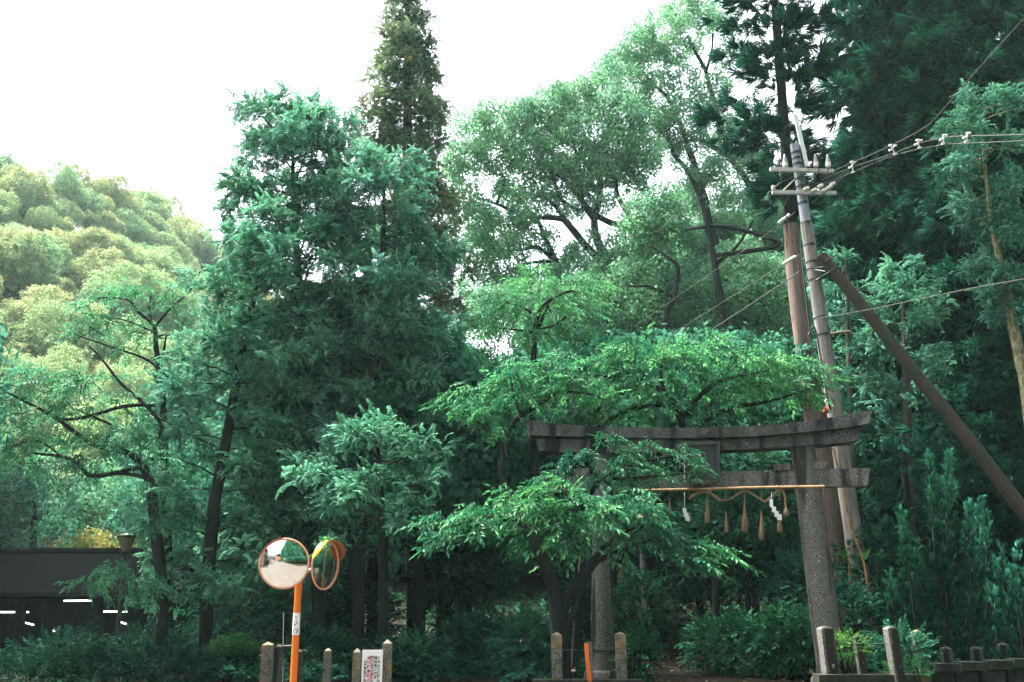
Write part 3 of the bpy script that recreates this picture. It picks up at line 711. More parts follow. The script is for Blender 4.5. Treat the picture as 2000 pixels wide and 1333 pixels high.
padtree('broadleaf_tree', 'fresh green broadleaf tree spreading level sprays above the gate beam', 'tree',
    [[(1184,1322,9),(1190,1150,9),(1232,1050,8.5),(1300,960,8),(1335,900,8),(1330,820,7),(1300,770,6),(1240,740,4),(1160,735,3)],[(1330,820,6),(1370,770,5),(1420,740,4),(1500,725,2)],[(1335,850,5),(1420,800,5),(1500,785,3),(1580,760,2)],[(1300,770,4),(1290,730,3),(1300,690,2)],
     [(1240,740,3),(1180,790,4),(1150,815,3)],[(1310,790,4),(1230,800,4),(1160,840,3)]],
    [(900,795,45,20),(950,768,65,22),(1015,785,70,24),(1040,728,60,22),(1100,728,80,28),(1130,775,70,22),(1180,700,55,20),(1225,695,55,24),(1075,755,60,18),(940,800,40,14),(1000,750,40,14),
     (1290,700,60,26),(1370,690,70,30),(1450,710,70,32),(1420,680,40,18),(1530,712,55,24),(1600,720,42,24),(1345,745,85,32),(1440,762,75,32),(1240,752,70,32),(1550,762,48,24),(1300,795,70,24),(1400,812,55,18),(1600,765,34,20),(1200,740,50,22),(1330,715,60,20),(1500,750,50,20),(1490,690,30,14),(1160,825,50,14),(1250,815,60,14)],
    18.9, M['near'], M['bark'], (1290,800), dens=1.0, tsize=(.34,.54), tone=(.0,.65))
padtree('broadleaf_tree', 'airy light green tree with a slim forked trunk behind the layered sprays', 'tree',
    [[(1090,1300,7),(1070,1100,7),(1042,860,6),(1042,720,6),(1046,640,5),(1060,600,4),(1090,578,3),(1125,566,2)],[(1044,660,4),(1065,610,3),(1078,580,2)],[(1050,620,3),(1020,600,2),(990,590,2)],[(1045,650,3),(1010,645,2),(960,640,2)],[(1048,645,3),(1085,635,2),(1110,615,2)]],
    [(945,645,45,20),(1000,603,58,24),(1068,572,66,22),(1130,560,58,22),(1080,618,70,26),(1022,648,66,22),(1140,605,48,22),(940,690,36,16),(1170,660,42,22),(1040,545,40,14),(965,622,36,16),(1100,655,52,18),(1175,570,22,10)],
    21.5, M['maple'], M['bark'], (1045,640), dens=.85, tsize=(.34,.50), tone=(.05,.6))
padtree('broadleaf_tree', 'dark leafy branch drooping across the gate tablet and tie beam', 'tree',
    [[(1120,1330,7),(1132,1150,6),(1150,980,5),(1180,935,4),(1240,905,3),(1330,890,2)],[(1180,935,3),(1215,935,3),(1290,930,2),(1340,925,2)]],
    [(1180,915,45,14),(1235,893,50,18),(1290,880,50,16),(1320,912,40,12),(1250,930,48,10),(1205,940,40,10),(1160,940,32,14),(1300,935,30,8),(1350,880,26,10),(1375,905,20,8),(1150,890,40,14),(1100,915,36,14),(1090,945,36,14),(1200,870,36,12),(1270,905,50,16),(1230,950,40,10),(1050,930,30,12)],
    16.3, M['near'], M['bark'], (1160,930), dens=.85, tsize=(.28,.42), tone=(-.25,.1))
# ------------------------------------------------------------------ trees on the left, before the hill
padtree('cherry_tree', 'slender cherry tree with black arching branches before the hazy hill', 'tree',
    [[(330,1200,10.1),(322,900,8.6),(316,754,6.5),(305,680,5.0),(301,638,3.6),(270,610,2.5),(246,585,1.8),(177,582,1.1)],[(301,640,2.9),(335,601,2.2),(372,568,1.4),(395,520,1.1)],[(372,568,1.4),(352,545,1.1),(338,528,0.7)],
     [(312,730,3.6),(305,717,2.9),(279,699,2.5),(223,680,1.8),(135,650,1.1)],[(316,700,2.9),(322,672,2.2),(325,650,1.1)],[(302,660,2.2),(330,655,1.8),(365,685,1.1)],[(303,650,1.8),(240,625,1.4),(160,612,1.1)],[(300,640,1.4),(292,600,1.4),(300,560,0.7)]],
    [(200,592,48,12),(250,568,42,12),(300,572,48,16),(352,606,38,16),(180,640,42,10),(262,650,56,13),(330,655,42,16),(225,622,44,10),(292,610,50,14),(150,650,30,8),(340,570,30,10),(370,640,26,14),(240,690,40,10),(330,700,36,14),(165,610,26,8)],
    21.5, M['cherry'], M['bark'], (308,680), dens=.5, tsize=(.32,.46), tone=(.05,.6))
padtree('cherry_tree', 'spreading cherry tree at the left edge, its long limbs slanting down to the roof', 'tree',
    [[(318,1180,12.2),(300,1000,10.8),(292,940,9.4),(273,905,7.2),(243,883,5.8),(189,872,4.3),(151,848,4.3),(108,816,3.6),(68,794,2.9),(14,767,1.8)],[(316,838,4.3),(274,782,3.2),(237,750,2.9),(200,703,2.2),(174,675,1.4)],[(302,792,2.9),(242,794,3.6),(186,810,3.6),(135,820,2.9),(100,812,2.2)],[(219,835,2.9),(190,818,2.2),(150,800,1.4)],
     [(183,930,4.3),(152,905,3.6),(120,892,2.9),(60,885,1.8)],[(292,935,4.3),(240,925,3.6),(183,930,2.9)],[(120,892,2.2),(70,860,1.8),(10,880,1.1)]],
    [(70,742,66,18),(28,765,42,18),(150,772,66,18),(215,788,52,15),(100,812,66,13),(38,835,46,16),(248,852,58,24),(298,862,42,24),(180,862,58,17),(90,872,75,17),(60,920,60,16),(150,912,52,17),(235,1128,62,22,19),(300,1150,46,18,19),(185,1158,46,12,19),(265,1178,46,12,19),(300,905,48,26,19),(300,965,44,28,18.9),(305,1030,42,26,18.9),(335,930,30,24,19),(20,800,36,14),(130,735,40,12),(280,815,40,16),(225,890,50,16),(20,890,40,16),(200,740,36,12)],
    19.6, M['cherry'], M['bark'], (210,840), dens=.8, tsize=(.32,.46), tone=(-.1,.5))
blobtree('bush_tree', 'drooping willow-like green tree at the lower left edge', 'tree',
    [[(60,1190,8),(65,1050,7),(70,960,4)]], [(55,950,48),(95,935,42),(30,1000,45),(80,1000,50),(120,980,42),(20,1050,45)], 36.0, T_DOM, M['hinoki_blue'], M['bark'], csize=.5, cover=1.3)
blobtree('bush_tree', 'pale feathery tree behind the dark roof', 'tree',
    [[(160,1190,8),(158,1060,7),(155,985,4)]], [(150,985,38),(185,1000,40),(125,1010,36),(210,975,36),(160,1035,40),(240,1000,40),(235,950,34),(200,930,34)], 38.0, T_DOM, M['camphor'], M['bark'], csize=.45, cover=1.1, tone=(-.1,.4))
blobtree('bush_tree', 'mid green tree filling the gap between cherry trunk and roof', 'tree',
    [[(285,1190,8),(282,1080,7),(280,1000,4)]], [(275,960,40),(310,990,42),(260,1020,40),(330,1040,45),(290,1060,42),(360,980,40),(370,920,40),(340,880,40),(350,1090,40),(110,1050,40)], 34.0, T_DOM, M['oak'], M['bark'], csize=.42, cover=1.1, tone=(.2,.9))
blobtree('maple_tree', 'yellow-tinged maple peeping over the black roof ridge', 'tree',
    [[(165,1180,5),(168,1110,4),(170,1070,2)]], [(125,1075,22),(150,1062,24),(178,1056,24),(205,1062,22),(285,1062,16),(310,1070,14)], 35.0, T_DOM, M['gold'], M['bark'], csize=.30, cover=1.5, squash=.6)
# ------------------------------------------------------------------ wooded hill
def hill_proto(kind, seed, Rr, H):
    g = np.random.default_rng(seed)
    mb = MB(); tr = MB(); PP, DD, SS, AA = [], [], [], []
    nb = 12
    for b in range(nb):
        c = np.array([g.normal() * Rr * .38, g.normal() * Rr * .38, H * (.42 + .45 * g.random())])
        c[2] -= .12 * (c[0] ** 2 + c[1] ** 2) / Rr
        r = Rr * g.uniform(.26, .58)
        n = int(27 * (r / .8) ** 2)
        d = g.normal(size=(n, 3)); d /= np.linalg.norm(d, axis=1)[:, None]; d = d[d[:, 2] > -.5]
        bump = 1 + .14 * np.sin(d @ g.normal(size=3) * 5)
        PP.append(c + d * (r * bump * (1 - .3 * g.random(len(d)) ** 2))[:, None]); DD.append(d + [0, 0, .4]); SS.append(g.uniform(.38, .66, len(d))); AA.append(g.uniform(.15, .7, len(d)))
        tr.tube([[0, 0, H * .25], c * [.5, .5, .8], c], [.22, .14, .05], 5, caps=False)
    tr.tube([[0, 0, -2.5], [.1, 0, H * .3], [0, .1, H * .6]], [.35, .28, .12], 7)
    scatter(mb, T_HIL, np.concatenate(PP), np.concatenate(DD), np.concatenate(SS), np.concatenate(AA))
    return tr, mb
HK = {'hill_a': ('rounded mid green tree in the wood covering the hazy hillside', 'green trees of the wooded hillside'),
      'hill_b': ('pale plume-like tree in the wood covering the hazy hillside', 'pale trees of the wooded hillside'),
      'hill_c': ('golden green tree in the wood covering the hazy hillside', 'golden trees of the wooded hillside')}
protos = {}
def hill_tree(kind, px, py, Y, sc, label=None, group=None, variant=None):
    p = at(px, py, Y); z = float(tz(p[0], p[1])); loc = (p[0], p[1], z)
    return hill_at(kind, loc, sc, label, group, variant)
def hill_at(kind, loc, sc, label=None, group=None, variant=None):
    v = (kind, int(rng.integers(0, 3)) if variant is None else variant)
    lab, grp = HK[kind]
    if v not in protos:
        tr, mb = hill_proto(kind, hash((kind == 'hill_a', kind == 'hill_b', v[1])) % 1000 + 3, 4.2, 8.5)
        t = thing('hillside_tree', label or lab, 'tree', (0, 0, 0), group or (grp if not label else None))
        part('trunk', tr, M['bark_grey'], t); part('crown', mb, M[kind], t)
        t.location = tuple(float(x) for x in loc); t.rotation_euler = (0, 0, rng.uniform(0, 6)); t.scale = (sc, sc, sc)
        protos[v] = t; return t
    c = dup(protos[v], loc, rng.uniform(0, 6), sc, label or lab, group or grp)
    c.scale = (sc * random.uniform(.8, 1.35), sc * random.uniform(.8, 1.35), sc * random.uniform(.8, 1.25))
    if label and 'group' in c: del c['group']
    return c
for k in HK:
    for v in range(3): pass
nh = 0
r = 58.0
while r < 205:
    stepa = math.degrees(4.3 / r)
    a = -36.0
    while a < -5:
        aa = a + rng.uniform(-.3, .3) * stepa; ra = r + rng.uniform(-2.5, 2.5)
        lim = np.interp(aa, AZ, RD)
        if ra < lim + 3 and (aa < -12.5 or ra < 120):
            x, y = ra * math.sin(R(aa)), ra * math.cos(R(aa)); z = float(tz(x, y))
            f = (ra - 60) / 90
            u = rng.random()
            kind = 'hill_c' if u < .08 + .6 * max(0, f) else ('hill_b' if u < .52 + .3 * max(0, f) else 'hill_a')  # paler, golder kinds uphill put the ridge haze into leaf colour
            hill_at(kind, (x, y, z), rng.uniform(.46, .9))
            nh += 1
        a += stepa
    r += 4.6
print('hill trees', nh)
hill_tree('hill_a', 62, 330, 121, 1.15, 'lone tree standing out on the hill crest against the white sky', variant=0)
# ------------------------------------------------------------------ wood behind the gate
BK = [('cedar_tree', 'dark cedar trunk right of the traffic mirrors, in the shade', 682, 1330, 24.5, 15), ('cedar_tree', 'straight dark trunk behind the white notice board', 722, 1330, 26.0, 13),
      ('cedar_tree', 'brown cedar trunk between notice board and gate', 812, 1330, 24.0, 13), ('cedar_tree', 'thin trunk deep under the gate, in the middle of the opening', 1366, 1300, 30.0, 9),
      ('cedar_tree', 'shaded trunk left of the right gate post', 1478, 1300, 31.0, 8), ('cedar_tree', 'trunk in the dark wood left of the leafy gate tree', 905, 1300, 33.0, 12),
      ('cedar_tree', 'shaded trunk behind the left gate post', 1140, 1300, 34.0, 13), ('cedar_tree', 'dark trunk at the far left of the cypress clump', 545, 1300, 29.0, 13),
      ('cedar_tree', 'deep shaded trunk in the wood right of the utility pole', 1700, 1260, 33.0, 14), ('cedar_tree', 'deep shaded trunk behind the juniper', 1860, 1260, 33.0, 15)]
def back_tree(label, px, Y, rad, H=13.0, W=2.2, lo=3.5, mat='oak', TS=None, n=1300):
    p = at(px, 1250, Y); p[2] = float(tz(p[0], p[1])) - .3
    tr = MB(); x0, y0, z0 = p
    hs = np.linspace(0, H, 9)
    tr.tube(np.stack([x0 + .06 * np.sin(hs), y0 + hs * 0, z0 + hs], -1), rad * (1 - .75 * hs / H), 9, lump=.06)
    m = rng.random(n); hh = lo + (H + .8 - lo) * m
    w = W * np.minimum(1, 2.2 * (1 - m) + .12) * (.35 + .65 * np.sqrt(rng.random(n)))
    th = rng.uniform(0, 2 * math.pi, n)
    P = np.stack([x0 + w * np.cos(th), y0 + w * np.sin(th), z0 + hh], -1)
    D = np.stack([np.cos(th), np.sin(th), rng.uniform(-.6, .3, n)], -1) + rng.normal(size=(n, 3)) * .3
    cr = MB(); scatter(cr, TS or T_DOM, P, D, rng.uniform(.45, .75, n), rng.uniform(0, .45, n))
    for q in range(26):
        i = rng.integers(0, n); tr.tube([[x0, y0, P[i][2] + .2], P[i]], [.04, .015], 4, caps=False)
    t = thing('cedar_tree', label, 'tree', p); part('trunk', tr, M['bark'], t); part('crown', cr, M[mat], t)
for nm, lab, px, py, Y, rp in BK:
    back_tree(lab, px, Y, rp * mpp(1250, Y), H=min(8.5, 2.6 + .2 * Y), lo=3.4)
BW = [(330, 44, 'left'), (470, 47, ''), (600, 44, ''), (730, 47, ''), (860, 44, ''), (990, 48, ''), (1090, 44, ''), (1230, 52, ''), (1330, 47, ''), (1450, 43, ''), (1570, 46, ''), (1690, 40, ''), (1800, 38, ''), (1930, 36, ''), (2040, 38, '')]
proto_b = None
for i, (px, Y, _) in enumerate(BW):
    p = at(px, 1250, Y); z = float(tz(p[0], p[1]))
    if proto_b is None:
        g = MB(); g2 = MB(); n = 1500
        m = rng.random(n); hh = .8 + 10.5 * m; w = 3.4 * np.minimum(1, 1.9 * (1 - m) + .1) * (.4 + .6 * np.sqrt(rng.random(n))); th = rng.uniform(0, 6.283, n)
        P = np.stack([w * np.cos(th), w * np.sin(th), hh], -1); D = np.stack([np.cos(th), np.sin(th), rng.uniform(-.4, .5, n)], -1)
        scatter(g, T_DOM, P, D, rng.uniform(.7, 1.1, n), rng.uniform(0, .6, n)); g2.tube([[0, 0, -.5], [.1, 0, 4], [0, .1, 9]], [.3, .22, .06], 8)
        proto_b = thing('evergreen_tree', 'dark evergreen in the back row of the wood behind the gate', 'tree', (0, 0, 0), 'dark evergreens at the back of the wood')
        part('trunk', g2, M['bark'], proto_b); part('crown', g, M['oak'], proto_b)
        proto_b.location = (p[0], p[1], z)
    else:
        dup(proto_b, (p[0], p[1], z), rng.uniform(0, 6), rng.uniform(1.25, 1.45) if 1200 < px else rng.uniform(.85, 1.05))
# undergrowth, under hidden canopies added to shade it
blobtree('evergreen_tree', 'hidden dark evergreen added to shade the undergrowth and path inside the gate', 'tree',
    [[(1400,1290,8,25),(1395,1000,7,25),(1385,800,6,25),(1380,720,4,25)],[(1388,850,5,25),(1300,760,4,24),(1220,730,3,24)],[(1388,840,5,25),(1460,760,4,25),(1530,720,3,25)]],
    [(px + (rng.random() - .5) * 30, py, 62, Yb) for Yb in (21.5, 24.5, 27.5, 30.5) for px, py in zip(range(960, 1640, 80), [790,760,730,720,720,715,720,730,750])],
    25, T_DOM, M['oak'], M['bark'], csize=.5, cover=1.3, tone=(-.1,.5), low=1)
blobtree('evergreen_tree', 'dark evergreen added to shade the ground behind the notice board and cypress trunks', 'tree',
    [[(860,1290,8,27),(858,1000,7,27),(862,860,5,27)],[(858,980,5,27),(780,900,4,26),(700,880,3,26)]],
    [(px, py, 65, Yb) for Yb in (24, 27.5, 31) for px, py in zip(range(380, 960, 80), [960,950,940,930,900,870,850,830])],
    27, T_DOM, M['oak'], M['bark'], csize=.5, cover=1.3, tone=(-.2,.4), low=1)
def shrub_at(label, px, py, Y, rpx, hpx, mat, TS, size, n, tone=(0, .6), name='shrub', group=None):
    c = at(px, py, Y); k = mpp(py, Y); b = c.copy(); b[2] = float(tz(b[0], b[1]))
    rx, rz = rpx * k, hpx * k
    d = sphere_dirs(n); rad = (.35 + .65 * rng.random(n) ** .5)
    P = c + d * rad[:, None] * np.array([rx, min(rx, 1.0), rz])
    mb = MB(); scatter(mb, TS, P, d + [0, 0, .35] + rng.normal(size=(n, 3)) * .4, rng.uniform(*size, n), rng.uniform(*tone, n))
    st = MB()
    for q in range(9):
        e = P[rng.integers(0, n)]; st.tube([b + rng.normal(size=3) * [.12, .12, 0] - [0, 0, .05], (b + e) / 2 + rng.normal(size=3) * .06, e], [.02, .015, .006], 5, caps=False)
    t = thing(name, label, 'shrub', b, group); part('stem', st, M['bark'], t); part('foliage', mb, M[mat], t); return t
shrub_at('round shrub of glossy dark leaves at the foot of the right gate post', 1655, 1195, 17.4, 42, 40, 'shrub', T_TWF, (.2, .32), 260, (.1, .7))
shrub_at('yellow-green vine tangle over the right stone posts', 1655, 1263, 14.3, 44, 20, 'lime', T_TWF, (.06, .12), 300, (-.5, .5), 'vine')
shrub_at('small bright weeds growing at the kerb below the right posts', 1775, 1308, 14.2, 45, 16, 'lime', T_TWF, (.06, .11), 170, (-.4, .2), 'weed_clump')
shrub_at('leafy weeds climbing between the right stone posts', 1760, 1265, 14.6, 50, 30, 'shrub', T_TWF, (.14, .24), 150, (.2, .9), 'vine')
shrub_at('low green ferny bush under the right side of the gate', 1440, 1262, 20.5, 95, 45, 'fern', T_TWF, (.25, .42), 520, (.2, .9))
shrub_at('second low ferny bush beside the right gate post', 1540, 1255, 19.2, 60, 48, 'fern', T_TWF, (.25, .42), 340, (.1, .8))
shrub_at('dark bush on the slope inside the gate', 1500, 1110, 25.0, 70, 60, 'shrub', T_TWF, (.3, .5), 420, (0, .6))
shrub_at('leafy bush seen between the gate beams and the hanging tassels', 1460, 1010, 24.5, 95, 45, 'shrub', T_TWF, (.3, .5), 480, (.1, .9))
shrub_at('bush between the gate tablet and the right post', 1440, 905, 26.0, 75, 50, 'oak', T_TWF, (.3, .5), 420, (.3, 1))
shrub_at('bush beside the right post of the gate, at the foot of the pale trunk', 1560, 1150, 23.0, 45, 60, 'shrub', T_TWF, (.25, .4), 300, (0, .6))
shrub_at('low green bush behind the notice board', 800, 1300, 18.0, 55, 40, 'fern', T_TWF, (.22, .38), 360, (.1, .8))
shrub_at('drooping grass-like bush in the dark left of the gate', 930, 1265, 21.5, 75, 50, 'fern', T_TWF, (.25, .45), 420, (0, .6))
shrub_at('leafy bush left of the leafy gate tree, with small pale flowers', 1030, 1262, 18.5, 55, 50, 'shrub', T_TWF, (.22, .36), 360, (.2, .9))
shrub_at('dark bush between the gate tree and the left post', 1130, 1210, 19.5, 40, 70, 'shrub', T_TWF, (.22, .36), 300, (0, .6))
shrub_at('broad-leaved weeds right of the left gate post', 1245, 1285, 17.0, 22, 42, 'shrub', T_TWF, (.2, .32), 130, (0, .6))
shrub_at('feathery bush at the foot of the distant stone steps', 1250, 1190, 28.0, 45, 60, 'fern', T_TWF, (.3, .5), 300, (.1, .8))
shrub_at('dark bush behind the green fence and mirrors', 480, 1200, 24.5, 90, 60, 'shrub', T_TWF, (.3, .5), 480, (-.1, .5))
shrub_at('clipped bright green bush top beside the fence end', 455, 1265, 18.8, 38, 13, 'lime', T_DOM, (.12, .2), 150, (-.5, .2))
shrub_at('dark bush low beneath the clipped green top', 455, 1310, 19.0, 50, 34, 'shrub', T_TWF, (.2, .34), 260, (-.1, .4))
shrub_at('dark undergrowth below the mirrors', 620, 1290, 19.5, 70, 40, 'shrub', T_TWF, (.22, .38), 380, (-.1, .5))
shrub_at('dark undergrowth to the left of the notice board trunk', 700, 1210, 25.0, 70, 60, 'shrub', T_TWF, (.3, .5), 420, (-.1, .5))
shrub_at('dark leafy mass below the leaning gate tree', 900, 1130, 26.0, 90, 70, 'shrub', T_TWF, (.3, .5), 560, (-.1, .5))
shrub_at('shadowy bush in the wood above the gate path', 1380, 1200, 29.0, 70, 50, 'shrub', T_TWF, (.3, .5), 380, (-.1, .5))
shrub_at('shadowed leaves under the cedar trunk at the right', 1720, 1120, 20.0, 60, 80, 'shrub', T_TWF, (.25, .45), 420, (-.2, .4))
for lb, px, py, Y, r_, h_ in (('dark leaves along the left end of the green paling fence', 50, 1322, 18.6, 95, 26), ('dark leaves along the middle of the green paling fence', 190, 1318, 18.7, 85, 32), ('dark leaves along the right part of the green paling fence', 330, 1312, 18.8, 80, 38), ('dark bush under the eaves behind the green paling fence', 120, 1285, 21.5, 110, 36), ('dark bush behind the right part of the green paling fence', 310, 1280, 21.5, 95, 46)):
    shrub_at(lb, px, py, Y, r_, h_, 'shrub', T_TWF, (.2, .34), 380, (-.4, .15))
def tall_weed(label, px, top, Y):
    p = at(px, 1330, Y); p[2] = float(tz(p[0], p[1])); e = at(px + 3, top, Y); st = MB(); st.tube([p, (p + e) / 2, e], [.014, .011, .005], 5)
    mb = MB(); n = 46; t = .25 + .75 * rng.random(n); th = rng.uniform(0, 6.283, n)
    D = np.stack([np.cos(th), np.sin(th), .5 + .0 * th], -1)
    scatter(mb, T_TWF, p + (e - p) * t[:, None], D, rng.uniform(.10, .18, n) * (1.25 - .6 * t), rng.uniform(0, .6, n))
    o = thing('tall_weed', label, 'plant', p); part('stem', st, M['bark'], o); part('foliage', mb, M['shrub'], o)
tall_weed('tall weed stalk standing before the fluorescent tubes of the pavilion', 181, 1190, 18.5)
tall_weed('weed stalk with a pale tip left of the tallest one, at the green fence', 113, 1232, 18.5)
tall_weed('short weed stalk between two taller ones at the green fence', 146, 1222, 18.7)
# forest floor cover
mb = MB(); n = 5200
X = rng.uniform(-17, 17, n); Yq = 17.5 + 24 * rng.random(n) ** 1.3
keep = ~((np.abs(X - 4.3) < 2.3) & (Yq < 29)); keep &= X > -5.2
X, Yq = X[keep], Yq[keep]; th = rng.uniform(0, 6.283, len(X))
P = np.stack([X, Yq, tz(X, Yq) + .12], -1)
scatter(mb, T_TWF, P, np.stack([np.cos(th), np.sin(th), rng.uniform(.3, 1.2, len(X))], -1), rng.uniform(.3, .6, len(X)), rng.uniform(-.1, .6, len(X)))
struct('ground_cover', mb, M['fern'], 'stuff')
mb = MB(); n = 2600
X = rng.uniform(.5, 8.5, n); Yq = rng.uniform(14.3, 30, n); th = rng.uniform(0, 6.283, n)
V, Q, A = [], [], []
s = rng.uniform(.02, .055, n)
c = np.stack([X, Yq, tz(X, Yq) + .07], -1)
u = np.stack([np.cos(th), np.sin(th), rng.uniform(-.2, .3, n)], -1) * s[:, None]; w = np.stack([-np.sin(th), np.cos(th), rng.uniform(-.2, .2, n)], -1) * s[:, None] * .5
V = np.stack([c - u, c + w, c + u, c - w], 1).reshape(-1, 3)
mb.add(V, np.arange(4 * n).reshape(-1, 4), 0, np.repeat(rng.random(n), 4))
struct('fallen_leaves', mb, leafmat('dead_leaf', (.012,.008,.004), (.035,.025,.014), (.16,.13,.09), .8, .1, .05), 'stuff')

# ------------------------------------------------------------------ lettering
def glyph(mb, ch, org, ux, uy, size, thick=None):
    """one character as flat mesh, org = its lower left, ux, uy = directions"""
    key = ch
    if key not in glyph.cache:
        cu = bpy.data.curves.new('glyph', 'FONT'); cu.body = ch; cu.size = 1.0; cu.resolution_u = 3; cu.offset = .03
        ob = bpy.data.objects.new('glyph', cu); COL.objects.link(ob)
        dg = bpy.context.evaluated_depsgraph_get(); me = bpy.data.meshes.new_from_object(ob.evaluated_get(dg))
        glyph.cache[key] = (np.array([v.co[:] for v in me.vertices]).reshape(-1, 3), [tuple(p.vertices) for p in me.polygons])
        bpy.data.objects.remove(ob); bpy.data.curves.remove(cu); bpy.data.meshes.remove(me)
    v, f = glyph.cache[key]
    if len(v) == 0: return
    x0 = (v[:, 0].min() + v[:, 0].max()) / 2
    w = np.asarray(org)[None] + ((v[:, 0] - x0) * size)[:, None] * ux + ((v[:, 1]) * size)[:, None] * uy
    mb.add(w, f)
glyph.cache = {}

# ------------------------------------------------------------------ stone gate (torii)
YL, YR = 17.6, 16.3
def yt(px): return YL + (YR - YL) * (px - 1176) / (1612 - 1176)
bl = at(1176, 1326, yt(1176))
torii = thing('stone_gate', 'weathered grey stone shrine gate with two leaning posts and a curved black-stained lintel', 'gate', (at(1390, 1326, 17)[0], 16.95, .3))
def post(px0, py0, px1, py1, r0, r1):
    mb = MB(); a, b = at(px0, py0, yt(px0)), at(px1, py1, yt(px1)); a[2] = .28
    pts = [a + (b - a) * t for t in np.linspace(0, 1, 8)]
    mb.tube(pts, np.linspace(r0, r1, 8), 20); return mb
mbp = post(1177, 1326, 1176, 884, .20, .17)
mbp.lathe(bl + [0, 0, -.06], [(.30, 0), (.30, .16), (.27, .2), (.2, .2)], 20)
part('post', mbp, M['granite'], torii, 'darker left post half hidden by leaves')
br = at(1626, 1340, yt(1612))
mbp = post(1630, 1345, 1567, 872, .225, .20)
mbp.lathe(br + [0, 0, -.06], [(.32, 0), (.32, .16), (.29, .2), (.22, .2)], 20)
part('post', mbp, M['granite'], torii, 'right post leaning inwards, in full view')
def beam(stations, d0, d1, tilt=0.0):
    """stations (px, top y, bottom y); d0 in front of the gate plane, d1 behind it"""
    mb = MB(); V = []; xs = np.array([s[0] for s in stations]); tt = np.linspace(xs[0], xs[-1], 25)
    for x in tt:
        ty, by = np.interp(x, xs, [s[1] for s in stations]), np.interp(x, xs, [s[2] for s in stations])
        y = yt(x); A, B = at(x, ty, y - d0), at(x, by, y - d0)
        V += [B, A, [A[0], y + d1, A[2] + tilt], [B[0], y + d1, B[2]]]
    n = len(tt); Fc = []
    for i in range(n - 1):
        for k in range(4): Fc.append((4 * i + k, 4 * i + (k + 1) % 4, 4 * i + 4 + (k + 1) % 4, 4 * i + 4 + k))
    Fc += [(0, 3, 2, 1), (4 * n - 4, 4 * n - 3, 4 * n - 2, 4 * n - 1)]
    # slanting end cuts: lower edges drawn in
    for j, sg in ((0, 1), (n - 1, -1)):
        for q in (0, 3): V[4 * j + q] = np.array(V[4 * j + q]) + np.array([sg * .05, 0, 0])
    mb.add(V, Fc); return mb
part('top_lintel', beam([(1030,820,850),(1090,829,852),(1175,834,854.5),(1340,836,856),(1460,833,853),(1560,825,845.5),(1640,813,837),(1703,801,827)], .30, .30, .0), M['granite_dark'], torii)
part('under_lintel', beam([(1048,857,880),(1100,857,884),(1175,858.5,884),(1340,860,882),(1460,857,877.5),(1560,849.5,872),(1630,841,866),(1684,834,861)], .22, .22), M['granite_dark'], torii)
part('tie_beam', beam([(1046,930,961),(1380,922.5,955),(1700,914,949.5)], .09, .09), M['granite'], torii)
for px0, px1, ty, by in ((1511,1545,907,919.3),(1588,1617,902,916.6),(1120,1152,916,927.8),(1200,1232,914,926.2)):
    part('wedge', beam([(px0,ty,by),(px1,ty-1.5,by-.8)], .12, .12), M['granite'], torii)
# hanging tablet
tab = thing('gate_tablet', 'dark framed stone tablet hanging between the gate lintels', 'plaque', at(1372, 940, yt(1372) - .3))
def quadbox(c4, y, th):
    mb = MB(); f = [at(px, py, y) for px, py in c4]; b = [np.array([p[0], p[1] + th, p[2]]) for p in f]
    mb.add(f + b, [(0,1,2,3),(7,6,5,4),(0,4,5,1),(1,5,6,2),(2,6,7,3),(3,7,4,0)]); return mb
yb = yt(1372) - .36
part('board', quadbox([(1343,938),(1400,936),(1400,868),(1343,870)], yb, .08), M['slate'], tab)
part('raised_panel', quadbox([(1362,928),(1383,927),(1383,884),(1362,885)], yb - .025, .03), M['slate'], tab)
fr = MB()
for c4 in ([(1338,942),(1345,942),(1345,864),(1338,864)], [(1399,940),(1406,940),(1406,862),(1399,862)], [(1345.5,870),(1398.5,868),(1398.5,861),(1345.5,863)]):
    q = quadbox(c4, yb - .05, .12); fr.v += q.v; fr.a += q.a; fr.q += [x + fr.n for x in q.q]; fr.mq += q.mq; fr.sq += q.sq; fr.n += q.n
part('frame', fr, M['slate'], tab)
lg = MB()
for i in range(6):
    x = 1350 + i * 8.6; dy = 2.2 * math.sin(i * 2.1)
    q = quadbox([(x,945+dy),(x+8.2,945-dy),(x+8.2,937),(x,937.6)], yb - .06, .12); lg.v += q.v; lg.a += q.a; lg.q += [z + lg.n for z in q.q]; lg.mq += q.mq; lg.sq += q.sq; lg.n += q.n
part('carved_ledge', lg, M['granite_moss'], tab)
